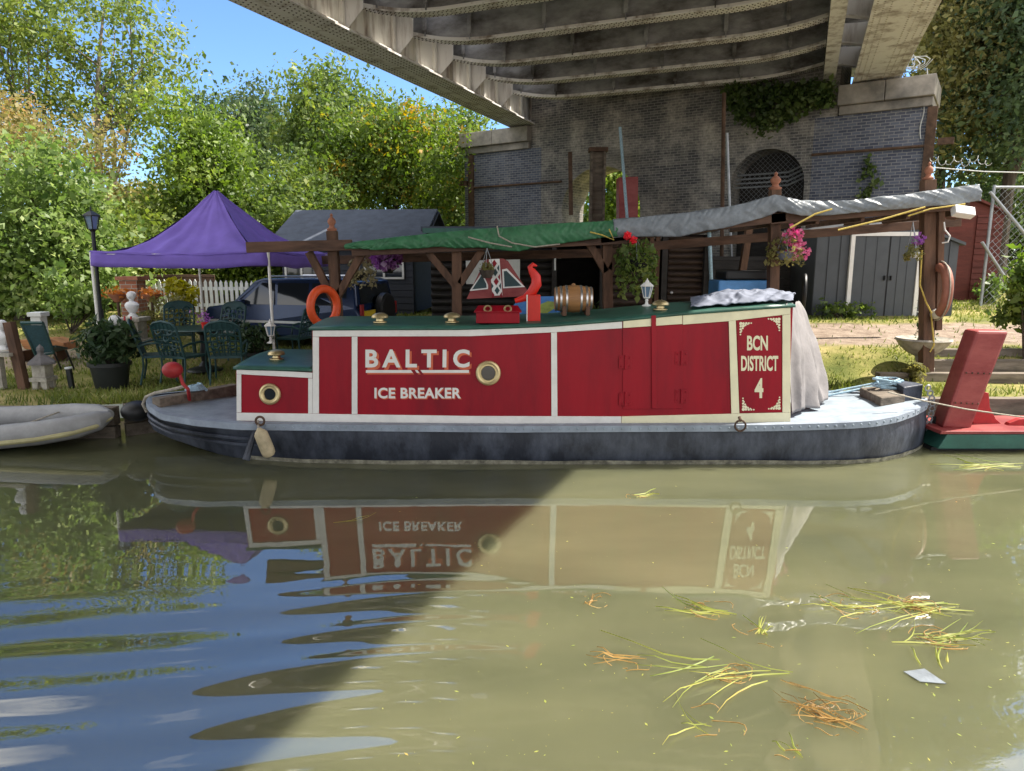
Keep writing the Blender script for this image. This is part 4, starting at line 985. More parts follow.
# ---------------------------------------------------------------- things on the boat's roof
RY = 8.6
def roofpt(px, y=RY, lift=0.0):
    x = (px - CX) / FPX * 8.6
    for _ in range(4):
        z = zroof(x) + .022 + .05 * (1 - ((y - BY) / .9) ** 2)
        t = y / (ray(px, 320).y); x = ray(px, 318).x * t
    return Vector((x, y, z + lift))
def vent(px, label, y=RY, at=None):
    c = at or roofpt(px, y); t = thing('mushroom_vent', label, 'vent', c, group='brass mushroom vents on the boat')
    mb = MB(); mb.lathe(c, [(.085, 0), (.085, .012), (.05, .02), (.045, .06)], 18); mb.build('base', 'brass', t, True)
    mb = MB(); mb.lathe(c + Vector((0, 0, .055)), [(.10, 0), (.105, .012), (.095, .035), (.06, .055), (.02, .064), (.001, .066)], 20); mb.build('cap', 'brass', t, True)
vent(380, 'brass mushroom vent on the roof nearest the lifebuoy post')
vent(452, 'brass mushroom vent on the roof just left of the red box')
vent(660, 'wide brass mushroom vent on the roof right of the white lantern')
vent(0, 'brass mushroom vent on the low cabin roof above the small porthole', at=Vector((G(268, 366, 1.14).x, 8.75, CS(270, 371).z + .075)))
# red box
c = roofpt(498, 8.5); rb = thing('red_box', 'dark red wooden box with two brass handles on the roof', 'box', c)
mb = MB(); mb.box(c + Vector((0, 0, .065)), (.52, .26, .13)); mb.build('case', 'red', rb, bevel=.008)
mb = MB(); mb.prism([c + Vector((-.29, -.15, .172)), c + Vector((-.29, .15, .172)), c + Vector((-.26, 0, .235))], (0, 0, .002)) if 0 else mb.prism([c + Vector((-.285, -.145, .134)), c + Vector((.285, -.145, .134)), c + Vector((.24, 0, .205)), c + Vector((-.24, 0, .205))], (0, .012, 0)); mb.prism([c + Vector((-.285, .145, .134)), c + Vector((.285, .145, .134)), c + Vector((.24, .014, .205)), c + Vector((-.24, .014, .205))], (0, -.012, 0)); mb.box(c + Vector((0, 0, .137)), (.57, .29, .012)); mb.build('lid', 'red', rb)
for s in (-.12, .12):
    mb = MB(); mb.torus(c + Vector((s, -.10, .172)), .04, .011, Matrix.Rotation(R(60), 3, 'X'), 18, 6); mb.build('handle', 'brass', rb, True)
# red swan necked tiller post
c = roofpt(532); tp = thing('tiller_post', 'bright red swan necked tiller standing on a red box post', 'tiller', c)
mb = MB(); mb.box(c + Vector((.02, 0, .15)), (.16, .15, .32)); mb.build('post', 'brightred', tp, bevel=.008)
mb = MB(); mb.box(c + Vector((-.063, -.078, .15)), (.014, .01, .32)); mb.build('edge_line', 'white', tp)
sw = [P(x, y, RY) for x, y in ((515, 301), (525, 298), (532, 292), (536.5, 284), (536, 277), (532, 271), (530, 267), (533, 264.5), (537, 266))]
mb = MB(); mb.tube(sw, [.03, .045, .062, .066, .06, .045, .032, .028, .010], 12); o = mb.build('swan_neck', 'brightred', tp, True)
# barrel on a cradle
c = roofpt(573, 8.85); br = thing('wooden_barrel', 'small oak barrel with steel hoops lying on a cradle on the roof', 'barrel', c)
MX = Matrix.Rotation(R(90), 3, 'Y'); bc = c + Vector((-.235, 0, .20))
prof = [(.001, 0), (.135, .001), (.142, .0), (.155, .07), (.168, .16), (.172, .235), (.168, .31), (.155, .40), (.142, .47), (.135, .469), (.001, .468)]
mb = MB(); mb.lathe(bc, prof, 28, MX); mb.build('staves', 'barrel', br, True)
for z, r in ((.02, .147), (.075, .158), (.145, .168), (.325, .168), (.395, .158), (.45, .147)):
    mb = MB(); mb.lathe(bc + Vector((z - .014, 0, 0)), [(r, 0), (r + .004, .003), (r + .004, .025), (r, .028)], 28, MX); mb.build('hoop', 'chrome', br, True)
mb = MB(); mb.ball(bc + Vector((.235, 0, .175)), (.025, .025, .02)); mb.build('bung', 'barrel', br, True)
for s in (.09, .38):
    mb = MB(); mb.prism([bc + Vector((s, -.17, -.20)), bc + Vector((s, .17, -.20)), bc + Vector((s, .17, -.08)), bc + Vector((s, .09, -.155)), bc + Vector((s, -.09, -.155)), bc + Vector((s, -.17, -.08))], (.05, 0, 0)); mb.build('cradle', 'wood', br)
# white lantern
def lantern(c, s, name, label, m='white', parent_post=None):
    t = thing(name, label, 'lantern', c)
    mb = MB(); mb.lathe(c, [(.075 * s, 0), (.07 * s, .015 * s), (.03 * s, .03 * s), (.02 * s, .07 * s), (.028 * s, .09 * s), (.02 * s, .11 * s), (.055 * s, .13 * s), (.055 * s, .145 * s)], 16); mb.build('base', m, t, True)
    mb = MB()
    for k in range(6):
        a = k * math.pi / 3; mb.bar(c + Vector((.05 * s * math.cos(a), .05 * s * math.sin(a), .14 * s)), c + Vector((.09 * s * math.cos(a), .09 * s * math.sin(a), .31 * s)), .012 * s)
    mb.build('frame', m, t)
    mb = MB(); mb.lathe(c + Vector((0, 0, .145 * s)), [(.042 * s, 0), (.08 * s, .16 * s)], 6); mb.build('glass', 'skyglass', t)
    mb = MB(); mb.lathe(c + Vector((0, 0, .31 * s)), [(.11 * s, 0), (.10 * s, .015 * s), (.05 * s, .06 * s), (.03 * s, .065 * s), (.03 * s, .085 * s), (.012 * s, .10 * s), (.002 * s, .13 * s)], 6); mb.build('cap', m, t)
    return t
lantern(roofpt(646, 9.15), .82, 'white_lantern', 'white hexagonal lantern standing on the roof beside a brass vent')
# sheets thrown over the back of the roof and the hatch
def cloth(name, label, fn, m, nu, nv, cat='cover'):
    mb = MB(); mb.grid(fn, nu, nv); return tag(mb.build(name, m, None, True, solid=.008), label, cat)
def sheetfn(u, v):
    px = lerp(690, 792, u); y = lerp(8.42, 9.7, v); p = roofpt(px, y)
    h = (.015 + .055 * math.sin(math.pi * min(1, u * 1.05)) * math.sin(math.pi * v) ** .7) * (1 + .7 * mnoise.noise((u * 7, v * 5, 1))) + .035 * (1 - abs(math.sin(u * 15 + 5 * v + 2 * mnoise.noise((u * 5, v * 5, 8))))) * math.sin(math.pi * v)
    return (p.x + .04 * mnoise.noise((u * 5, v * 5, 9)), y + .06 * mnoise.noise((u * 6, 0, 4)), p.z + max(.012, h) + .03 * mnoise.noise((u * 14, v * 9, 3)) + .02)
cloth('folded_sheet', 'crumpled pale grey sheet lying on the roof beside the hatch', sheetfn, 'sheet', 90, 50)
def drapefn(u, v):
    # from the roof edge over the hatch and down to the deck
    a = P(lerp(786, 793, v), lerp(304, 414, v), lerp(8.30, 8.34, v)); b = P(lerp(800, 829, v ** .9), lerp(302, 399, v), lerp(9.7, 9.2, v))
    p = a.lerp(b, u); w = (.045 * (1 - 2 * abs(math.sin(u * 8.5 + 2.2 * v))) + .03 * math.sin(u * 31 + 1 + 4 * v)) * (.25 + .75 * v) + .03 * mnoise.noise((u * 6, v * 5, 0))
    return (p.x + w * min(1, u * 4 + .1) + (.02 * math.sin(math.pi * v) + .04 * math.sin(math.pi * u) * sstep(0, .4, v)) * min(1, u * 3), p.y + .03 * math.sin(u * 23) * v, max(.52, p.z + .02 * math.sin(u * 9) + .02 * mnoise.noise((u * 9, 1, 1))))
cloth('hanging_sheet', 'pinkish grey sheet hanging over the front hatch down to the deck', drapefn, 'drape', 70, 40)
# ball float on a bent red rod at the stern
t = thing('float_arm', 'round red ball float on a bent red rod at the stern', 'float', G(190, 403, .55))
c = P(172.5, 370, 8.75); mb = MB(); mb.ball(c, (.125, .115, .105), 18, 12); mb.build('ball', 'dullred', t, True)
mb = MB(); mb.tube([c + Vector((.08, 0, -.04)), P(183, 384, 8.75), P(188, 389, 8.75), G(190, 404, .53)], .022, 8); mb.build('rod', 'dullred', t, True)
# fenders
t = thing('boat_fender', 'dirty cream cylindrical fender hanging slantwise at the waterline', 'fender', P(262, 458, 7.95))
a, b = P(258.5, 428, 7.92), P(270, 456, 7.95); d = (b - a).normalized()
mb = MB(); L = (b - a).length; mb.tube([a + d * (L * q) for q in (0, .06, .12, .2, .5, .8, .92, 1)], [.02, .035, .06, .076, .08, .08, .075, .05], 16); mb.build('body', 'fender', t, True)
mb = MB(); mb.tube([CS(260, 420, .07), a], .012, 6); mb.build('rope', 'rope', t, True)
mb = MB(); mb.tube([CS(260, 423, .09), P(246, 460, 7.95)], [.03, .045], 8); tag(mb.build('hanging_pole', 'hull', None, True), 'dark hanging timber beside the cream fender', 'fender')
t = thing('rope_fender', 'black round rope fender between the stern and the bank', 'fender', P(136, 420, 9.1))
mb = MB(); mb.ball(P(137, 411, 9.2), (.20, .20, .14), 16, 10); mb.build('body', 'black', t, True)
mb = MB(); pts = [P(x, y, 9.1) for x, y in ((147, 412), (143, 404), (146, 397), (155, 393), (170, 390), (186, 386))]; mb.tube(pts, .022, 8); mb.build('rope', 'rope', t, True)
mb = MB(); c = G(196, 390, .72); pts = [c + Vector((.14 * math.cos(k * .9) * (1 - k / 40), .10 * math.sin(k * .9), .003 * k)) for k in range(24)]; mb.tube(pts, .018, 6)
tag(mb.build('rope_heap', 'bluerope', None, True), 'small heap of pale rope on the stern timbers', 'rope')
# ropes and oddments on the bow
mb = MB(); c = P(888, 392, 9.35); c.z = .72
pts = [c + Vector((.17 * math.cos(k * 1.1) * (1 + .3 * math.sin(k)), .12 * math.sin(k * 1.1), .05 + .06 * math.sin(k * .7))) for k in range(34)]; mb.tube(pts, .016, 6)
tag(mb.build('rope_coil', 'bluerope', None, True), 'pale blue rope coiled on the bow locker', 'rope')
mb = MB(); pts = [P(x, y, 9.6) for x, y in ((806, 399), (830, 395), (855, 390), (880, 385))]; mb.tube(pts, .02, 6); pts = [P(x, y, 9.75) for x, y in ((820, 394), (850, 388), (886, 381))]; mb.tube(pts, .016, 6)
tag(mb.build('mooring_line', 'bluerope', None, True), 'pale blue mooring lines running along the bow deck edge', 'rope')
mb = MB(); c = Vector((5.0, 9.3, .73))
for k in range(3): mb.tube([c + Vector((.05 * k, .03 * k, .02 + .03 * k)), c + Vector((.16 + .02 * k, .1 - .05 * k, .05))], .03, 8)
tag(mb.build('black_shackle', 'black', None, True), 'black iron shackles lying on the bow locker', 'shackle')
t = thing('bow_chain', 'grey mooring chain hanging at the stem between the two boats', 'chain', P(934, 430, 9.0))
mb = MB()
for k in range(12):
    q = P(928 + 3 * math.sin(k * .6) + k * .5, 388 + k * 5.2, 9.0); mb.torus(q, .035, .011, Matrix.Rotation(R(90), 3, 'X') @ Matrix.Rotation(R(90) * (k % 2), 3, 'Z'), 12, 6)
mb.build('links', 'galv', t, True)
mb = MB(); mb.ball(P(938, 424, 9.05), (.10, .10, .13)); mb.build('stem_fender', 'black', t, True)

# ---------------------------------------------------------------- the next boat's stern at the right
nb = thing('red_green_boat', 'stern of a green hulled boat with a tall red slab rudder', 'boat', (6.5, 8.9, 0))
def nextboat():
    y0, y1 = 8.60, 9.5
    mb = MB(); pts = [(5.36, y0 + .25, -.2), (5.48, y0 + .12, .22), (5.62, y0, .22)]
    # hull side: dark base and green strake
    mb.prism([(5.30, y0 + .12, -.2), (11, y0 + .12, -.2), (11, y0 + .12, .04), (5.40, y0 + .12, .04)], (0, y1 - y0 - .2, 0)); mb.build('hull_base', 'black', nb)
    mb = MB(); mb.prism([(5.40, y0, .05), (11, y0, .05), (11, y0, .24), (5.50, y0, .24)], (0, y1 - y0, 0)); mb.build('green_strake', 'greenhull', nb, bevel=.01)
    mb = MB(); mb.prism([(5.40, y0 - .012, .245), (11, y0 - .012, .245), (11, y0 - .012, .285), (5.42, y0 - .012, .285)], (0, y1 - y0 + .02, 0)); mb.build('red_rail', 'redpad', nb, bevel=.008)
    yv = 8.78
    q = [P(942, 428.5, yv), P(971, 430, yv), P(1009.5, 331.5, yv), P(977, 331, yv)]
    mb = MB(); mb.prism(q, (.05, .34, 0)); mb.build('rudder_slab', 'redpad', nb, bevel=.035)
    for y_, dy in ((372, 0), (402, 0)):
        t1 = (428.5 - y_) / 97.5; e0, e1 = q[0].lerp(q[3], t1), q[1].lerp(q[2], t1); mb = MB(); mb.bar(e0 + Vector((.03, -.003, 0)), e1 + Vector((-.03, -.003, 0)), .012, .018); mb.build('batten', 'redpad', nb, bevel=.003)
        for k in range(5): p_ = e0.lerp(e1, .12 + .19 * k); mb = MB(); mb.ball(p_ + Vector((0, -.012, 0)), (.012, .008, .012), 6, 4); mb.build('bolt', 'rust', nb, True)
    yb = 9.0
    q = [(975, 430), (969, 405), (985, 392), (989, 393), (990, 407), (996, 419), (1004, 426), (1006, 430)]
    mb = MB(); mb.prism([P(x, y, yb) for x, y in q], (0, .05, 0)); mb.build('bracket', 'dullred', nb, bevel=.006)
    q = [(1003, 431), (1010, 423), (1020, 419), (1050, 417), (1050, 431)]
    mb = MB(); mb.prism([P(x, y, yb - .1) for x, y in q], (0, .08, 0)); mb.build('coaming', 'dullred', nb, bevel=.006)
nextboat()
mb = MB(); pts = [P(x, y, 8.55) for x, y in ((888, 392), (925, 401), (965, 409), (1000, 414), (1030, 418))]; mb.tube(pts, .010, 6)
tag(mb.build('mooring_line', 'rope', None, True), 'thin pale line running from the bow past the red rudder slab', 'rope')

# ---------------------------------------------------------------- inflatable dinghy at the left
dg = thing('inflatable_dinghy', 'grey inflatable dinghy with yellowish rubbing strake by the left bank', 'dinghy', (-7, 9.0, 0))
def dinghy():
    near = [P(-60, 440, 8.55), P(0, 437, 8.58), P(40, 433, 8.62), P(75, 427, 8.72), P(98, 420.5, 8.86), P(110, 415.5, 9.0)]
    far = [P(-60, 420, 9.25), P(0, 417, 9.27), P(40, 415.5, 9.27), P(75, 413.5, 9.24), P(98, 413, 9.15), P(110, 414.5, 9.02)]
    mb = MB(); mb.tube(near, [.155, .155, .155, .15, .13, .06], 16); mb.build('near_tube', 'rubber', dg, True)
    mb = MB(); mb.tube(far, [.14, .14, .14, .14, .12, .06], 16); mb.build('far_tube', 'rubber', dg, True)
    mb = MB(); mb.tube([p + Vector((.0, -.150, -.055)) for p in near[:4]] + [near[4] + Vector((.03, -.12, -.05)), near[5] + Vector((.05, -.04, -.02))], [.032] * 5 + [.018], 8); mb.build('rubbing_strake', 'strake', dg, True)
    mb = MB(); mb.prism([near[0] + Vector((0, 0, -.10)), near[3] + Vector((0, 0, -.1)), far[3] + Vector((0, 0, -.1)), far[0] + Vector((0, 0, -.10))], (0, 0, -.03)); mb.build('floor', 'rubber', dg)
    mb = MB(); mb.tube([P(26, 424, 8.58), P(45, 417, 8.8), P(62, 411, 9.2), P(75, 409, 9.4), P(92, 417, 8.85)], .010, 6); mb.build('grab_line', 'rope', dg, True)
    for x, y in ((12, 430), (32, 428), (52, 425), (70, 421)):
        mb = MB(); mb.ball(P(x, y, 8.52 + (x / 400)), (.03, .02, .03)); mb.build('patch', 'black', dg, True)
dinghy()

# ---------------------------------------------------------------- timber bank edging and steps
def bank(name, label, pts, z0, z1, th=.16, m='greywood', cat='edging'):
    t = thing(name, label, cat, (pts[0][0], pts[0][1], z0))
    h = (z1 - z0) / 2
    for k in range(2):
        for a, b in zip(pts[:-1], pts[1:]):
            mb = MB(); z = z0 + h * (k + .5); mb.bar((a[0], a[1] + .012 * k, z), (b[0], b[1] + .012 * k, z), th, h - .012); mb.build('plank', m, t, bevel=.008)
    return t
bank('bank_edging', 'weathered timber planks edging the left bank behind the dinghy', [(-14, 9.42), (-9, 9.42), (-5.45, 9.42)], -.1, .43)
bank('bank_edging', 'weathered timber edging hidden behind the red boat', [(-5.4, 9.52), (-4.55, 10.17), (0, 10.20), (5.25, 10.22)], -.1, .45)
bank('bank_edging', 'weathered timber planks edging the right bank behind the red rudder', [(5.5, 9.86), (14, 9.86)], -.1, .47)
mb = MB(); mb.prism([(5.72, 10.75, .42), (14, 10.65, .42), (14, 10.8, .42), (5.72, 10.9, .42)], (0, 0, .26)); tag(mb.build('timber_sleeper', 'greywood', None, bevel=.012), 'weathered sleeper forming the lower step behind the red rudder', 'sleeper')
mb = MB(); mb.prism([(6.9, 11.75, .62), (14, 11.7, .62), (14, 11.85, .62), (6.9, 11.9, .62)], (0, 0, .31)); tag(mb.build('timber_sleeper', 'greywood', None, bevel=.012), 'long weathered sleeper forming the upper step behind the urn', 'sleeper')
mb = MB(); mb.prism([(6.6, 11.2, .5), (14, 11.15, .5), (14, 11.3, .5), (6.6, 11.35, .5)], (0, 0, .32)); tag(mb.build('timber_sleeper', 'greywood', None, bevel=.012), 'weathered sleeper forming the middle step at the right', 'sleeper')

# ---------------------------------------------------------------- timber pergola with tarpaulins
PY_ = 11.0
pg = thing('pergola', 'brown timber pergola along the bank behind the red boat', 'pergola', (0.5, PY_, .5))
def pergola():
    PXT = [(332, 231, 338), (457, 244, 457), (607, 232, 608), (775, 190, 772), (928, 180, 926)]
    for i, (px, py, pb) in enumerate(PXT):
        a = P(px, py, PY_); g = gz(a.x, PY_) - .1
        b_ = P(pb, 375 if i == 4 else 325, PY_); t_ = (a.z - g) / (a.z - b_.z); b_ = a.lerp(b_, t_); w_ = .15 if i < 4 else .18; mb = MB(); mb.bar(b_, a, w_, .15, (0, 1, 0)); mb.build('post', 'wood', pg, bevel=.008)
        if i in (0, 3, 4):
            mb = MB(); s = .8 if i != 3 else 1.0
            mb.lathe((a.x, PY_, a.z), [(.085 * s, 0), (.10 * s, .03), (.06 * s, .05), (.045 * s, .08), (.075 * s, .12), (.08 * s, .15), (.05 * s, .19), (.02 * s, .21), (.03 * s, .24), (.001, .27)], 14); mb.build('finial', 'terracotta', pg, True)
    def beam(p, q, y, w=.10, h=.16, name='beam'):
        mb = MB(); mb.bar(P(*p, y), P(*q, y), w, h); return mb.build(name, 'beam', pg, bevel=.006)
    beam((247, 247.5), (352, 245), PY_ - .13); beam((352, 251), (640, 238), PY_ - .13); beam((600, 239), (785, 217), PY_ - .13, h=.14); beam((770, 219), (968, 204), PY_ - .13)
    beam((250, 262), (640, 252), 13.6); beam((640, 247), (960, 222), 13.4)
    for p, q in (((309, 252), (334, 300)), ((363, 252), (338, 296)), ((428, 252), (456, 286)), ((482, 250), (460, 284)), ((587, 240), (606, 272)), ((628, 238), (610, 270))):
        mb = MB(); mb.bar(P(*p, PY_ - .02), P(*q, PY_ - .02), .11, .11); mb.build('brace', 'wood', pg, bevel=.006)
    mb = MB(); mb.bar(P(941, 205, PY_ - .1), P(938, 330, PY_ - .02), .09, .07); mb.build('brace', 'wood', pg)
    for px in range(365, 960, 45):
        a = P(px, 247 - (px - 365) * .06, PY_); a.z = interp(px, [(365, 2.66), (640, 2.85), (960, 3.12)]); mb = MB(); mb.bar((a.x, PY_ - .1, a.z), (a.x * 1.05, 13.6, a.z + .02), .05, .09); mb.build('rafter', 'beam', pg)
pergola()
def tarp(name, label, tops, bots, m, x0, x1, back, seed, amp=.05):
    def fn(u, v):
        px = lerp(x0, x1, u); t, b = interp(px, tops), interp(px, bots)
        pt, pb = P(px, t, PY_ - .24), P(px, b, PY_ - .26)
        n1 = mnoise.noise((u * 11, v * 1.6, seed)); n2 = .55 - 2.2 * abs(mnoise.noise((u * 30 + v * 5, v * 1.5, seed + 5))); n3 = mnoise.noise((u * 9, 0, seed + 2)); n4 = .5 - 2 * abs(mnoise.noise((u * 64 - v * 7, v * 2.0, seed + 8)))
        if v < .45:
            q = v / .45; p = pb.lerp(pt, q); w = math.sin(math.pi * q)
            return (p.x + .02 * n2, p.y - .035 * w - amp * n1 * (1.2 - q) - .020 * n2 - .012 * n4, p.z + .02 * n3 * (1 - q) + .012 * n1 * (1 - q))
        q = (v - .45) / .55
        return (pt.x + .02 * n2, pt.y + back * q, pt.z - .10 * q ** 1.5 + .02 * n1 * (1 - q * .4) + .012 * n2 + .035 * math.sin(q * 9) * n3)
    mb = MB(); mb.grid(fn, 260, 34); return tag(mb.build(name, m, None, True, solid=.006), label, 'tarpaulin')
tarp('tarpaulin', 'crinkled green tarpaulin draped over the left half of the pergola', [(345, 244), (360, 241), (440, 232), (540, 224), (600, 221), (625, 219)], [(345, 249), (375, 250), (440, 247), (490, 249), (520, 251), (545, 246), (600, 238), (625, 236)], 'greentarp', 345, 617, 2.6, 3, .05)
tarp('tarpaulin', 'shiny grey tarpaulin draped over the right half of the pergola', [(610, 220), (700, 211), (745, 203), (776, 194), (800, 201), (850, 200), (900, 195), (978, 184)], [(610, 238), (680, 236), (720, 229), (765, 217), (778, 211), (800, 217), (850, 213), (900, 209), (940, 206), (978, 201)], 'greytarp', 613, 980, 1.0, 11, .04)
def line(name, label, pts, Y, m, r=.011):
    q = [P(x, y, Y + (0 if len(pt) < 1 else pt[0])) for x, y, *pt in pts]; mb = MB(); mb.tube(q, r, 6); return tag(mb.build(name, m, None, True), label, 'rope')
line('lashing_rope', 'yellow rope stretched under the grey tarpaulin beside the right post', [(838, 230, 0), (880, 220, 0), (925, 207, 0)], 10.6, 'yellowrope', .014)
line('lashing_rope', 'yellow rope between the two right posts below the grey tarpaulin', [(790, 228, 0), (815, 214, 0), (832, 209, 0)], 10.6, 'yellowrope', .014)
line('lashing_rope', 'yellow rope tied low across the far right end of the beam', [(908, 216, 0), (930, 209, 0), (965, 204, 0)], 10.6, 'yellowrope', .012)
line('lashing_rope', 'slack pale rope swinging below the green tarpaulin', [(497, 226, 0), (499, 236, 0), (512, 243, 0), (535, 247, 0), (560, 244, 0)], 10.55, 'rope')
line('lashing_rope', 'thin pale rope stretched under the left end of the green tarpaulin', [(468, 237, 0), (490, 243, 0), (512, 247, 0)], 10.55, 'rope')
line('lashing_rope', 'short yellowish rope looped where the two tarpaulins meet', [(590, 232, 0), (602, 235, 0), (614, 240, 0), (609, 229, 0)], 10.55, 'yellowrope')
line('power_cable', 'yellow cable drooping down the right pergola post', [(922, 250, 0), (920, 285, 0), (926, 302, 0), (931, 312, 0), (934, 345, 0), (930, 352, 0)], 10.85, 'yellowrope', .012)
# floodlight
t = thing('floodlight', 'white floodlight on the end of the pergola beam', 'floodlight', P(960, 212, 10.7))
a = P(963, 212, 10.6); mb = MB(); mb.box(a, (.30, .12, .14), m=Matrix.Rotation(R(8), 3, 'Y') @ Matrix.Rotation(R(-30), 3, 'X')); mb.build('housing', 'floodwhite', t, bevel=.012)
mb = MB(); mb.tube([P(946, 218, 10.75), P(955, 219, 10.7), P(962, 215, 10.7)], .018, 6); mb.build('bracket', 'wood', t)
mb = MB(); mb.tube([P(944, 222, 10.72), P(945, 230, 10.72), P(950, 236, 10.7), P(948, 242, 10.7), P(942, 243, 10.75)], .012, 6); mb.build('cable', 'white', t, True)
# lifebuoys
t = thing('lifebuoy', 'bright orange lifebuoy hanging on the left pergola post', 'lifebuoy', P(326, 327, 10.8))
m_ = Matrix.Rotation(R(58), 3, 'Z') @ Matrix.Rotation(R(90), 3, 'X'); mb = MB(); mb.torus(P(324, 306.5, 10.60), .265, .062, m_, 36, 12); mb.build('ring', 'lifering', t, True)
t = thing('lifebuoy', 'faded orange lifebuoy seen edge on beside the right pergola post', 'lifebuoy', P(939, 318, 10.9))
m_ = Matrix.Rotation(R(78), 3, 'Z') @ Matrix.Rotation(R(90), 3, 'X'); c = P(938.5, 291, 10.88); mb = MB(); mb.torus(c, .36, .075, m_, 40, 12, R(-62), R(242)); mb.build('ring', 'oldring', t, True)
mb = MB(); mb.torus(c, .36, .078, m_, 14, 12, R(242), R(298)); mb.build('white_band', 'white', t, True)
mb = MB(); mb.torus(c, .45, .010, m_, 40, 6); mb.build('grab_rope', 'rope', t, True)

# ---------------------------------------------------------------- hanging baskets
def basket(label, px, pt, pb, Y, r, leafm, nl, flowers=(), mb_='black', spread=1.0, trail=0.0, seed=1, hang=True, leaf=.055):
    rng = np.random.default_rng(seed); c = P(px, pb, Y); top = P(px, pt, Y)
    t = thing('hanging_basket', label, 'hanging basket', c, group='hanging baskets along the pergola')
    mb = MB(); mb.lathe(c, [(.001, 0), (r * .5, .0), (r * .85, r * .5), (r, r), (r * .93, r), (r * .8, r * .6)], 18); mb.build('bowl', mb_, t, True)
    if hang:
        mb = MB()
        for k in range(3): a = k * 2.094 + .4; mb.tube([c + Vector((r * math.cos(a), r * math.sin(a), r)), top], .006, 4)
        mb.build('chain', 'galv', t)
    n = nl; d = rng.normal(size=(n, 3)); d /= np.linalg.norm(d, axis=1, keepdims=True); q = rng.uniform(.2, 1, (n, 1)) ** .6
    pts = np.array(c) + np.array([0, 0, r * 1.3]) + d * q * np.array([r * 1.5, r * 1.5, r * 1.1]) * spread
    if trail:
        k = rng.uniform(0, 1, n) < .55; a = rng.uniform(0, 6.28, n); rr = r * rng.uniform(.9, 1.45, n) * spread
        tp = np.stack([c.x + rr * np.cos(a), c.y + rr * np.sin(a), c.z + r * 1.2 - trail * rng.uniform(0, 1, n) ** .8 * (0.5 + 0.5 * np.abs(np.sin(a * 3)))], 1)
        pts = np.where(k[:, None], tp, pts)
    quads_obj('foliage', leaf_arrays(pts, leaf, rng, aspect=.6), leafm, t)
    for fm, n, dz, ex, sc, ox in flowers:
        d = rng.normal(size=(n, 3)); d /= np.linalg.norm(d, axis=1, keepdims=True); d[:, 1] = -np.abs(d[:, 1])
        if fm == 'flowerred':
            mb = MB(); b0 = c + Vector((ox, -.03, r * 1.4 + dz))
            def petal(u, v):
                a, b = u * 2 * math.pi, v * math.pi; q = Vector((math.sin(b) * math.cos(a), math.sin(b) * math.sin(a), -math.cos(b))); return b0 + q * (.055 + .035 * mnoise.noise(q * 4.0))
            mb.grid(petal, 22, 14); mb.build('bloom', fm, t, fix=True); continue
        pts = np.array(c) + np.array([ox, -.02, r * 1.4 + dz]) + d * np.array([r * 1.5, r * 1.5, r * 1.2]) * ex * rng.uniform(.7, 1.05, (n, 1))
        quads_obj('flowers', leaf_arrays(np.repeat(pts, 3, 0) + rng.normal(size=(n * 3, 3)) * .012, sc, rng, aspect=.9), fm, t)
    return t
basket('dried trailing basket hanging on the left pergola post brace', 362, 252, 280, 11.15, .13, 'l_dry', 420, trail=.30, spread=1.25, seed=3)
basket('purple and white petunia basket by the house window', 388, 248, 273, 12.5, .15, 'l_pot', 260, [('flowerpurple', 150, .06, 1.25, .07, 0)], seed=4)
basket('small empty looking basket hanging before the red triangle', 487, 248, 278, 10.7, .12, 'l_olive', 90, mb_='bark', spread=.7, seed=5)
basket('lush trailing green basket with two red blooms beside the middle post', 636, 238, 272, 10.68, .19, 'l_mid', 950, [('flowerred', 45, .20, .17, .05, -.06), ('flowerred', 45, .27, .17, .05, -.15)], trail=.62, spread=1.15, seed=6, leaf=.075)
basket('pink petunia basket in a grey pot on the post right of the blue box', 785, 230, 260, 10.8, .13, 'l_olive', 420, [('flowerpink', 42, .16, .9, .05, .08), ('flowerpink', 50, -.06, .9, .045, .19)], mb_='sheet', trail=.26, spread=1.5, seed=7)
basket('pale basket in clear plastic hanging by the shed door post', 913, 222, 258, 10.8, .09, 'l_olive', 160, [('flowerpurple', 20, .16, .8, .04, .03)], mb_='canvaswhite', trail=.15, spread=1.1, seed=8)

# ---------------------------------------------------------------- painted things at the pergola
t = thing('triangle_board', 'red triangular painted board with white outlined green panels and diamond stripe', 'painted board', P(496, 298, 10.75))
def trib():
    Y = 10.85; p = lambda x, y, o=0: P(x, y, Y - o)
    def pl(name, pts, m, o, par, th=.012): mb = MB(); mb.prism([p(x, y, o) for x, y in pts], (0, th, 0)); return mb.build(name, m, par)
    b = pl('board', [(466.5, 299), (531, 296), (508, 261), (503, 258.5), (486, 259.5), (484, 262)], 'redpad', 0, t, .04)
    pl('panel_edge', [(469.5, 291), (488, 289), (488, 285), (482, 272)], 'white', .014, t); pl('green_panel', [(472, 289.4), (486.6, 287.8), (486.3, 284), (481.8, 275)], 'diamond', .018, t)
    pl('panel_edge', [(503, 288.3), (525, 287), (507, 268.5), (502, 269.5)], 'white', .014, t); pl('green_panel', [(504.6, 286.8), (521.5, 285.8), (506.5, 270.8), (503.8, 271.2)], 'diamond', .018, t)
    pl('white_stripe', [(489, 259.4), (499.5, 258.8), (502.5, 295.2), (492.5, 295.8)], 'white', .016, t)
    for k in range(4):
        cy_ = 263.5 + k * 9; cx_ = 494.3 + k * .95
        pl('diamond', [(cx_ - 2.6, cy_), (cx_, cy_ - 4), (cx_ + 2.6, cy_), (cx_, cy_ + 4)], 'diamond' if k % 2 else 'red', .020, t, .008)
        for s in (-1, 1): pl('half_diamond', [(cx_ + s * 4.8, cy_ + 1), (cx_ + s * 4.9, cy_ + 8), (cx_ + s * 2.6, cy_ + 4.5)], 'red' if k % 2 else 'diamond', .020, t, .008)
trib()
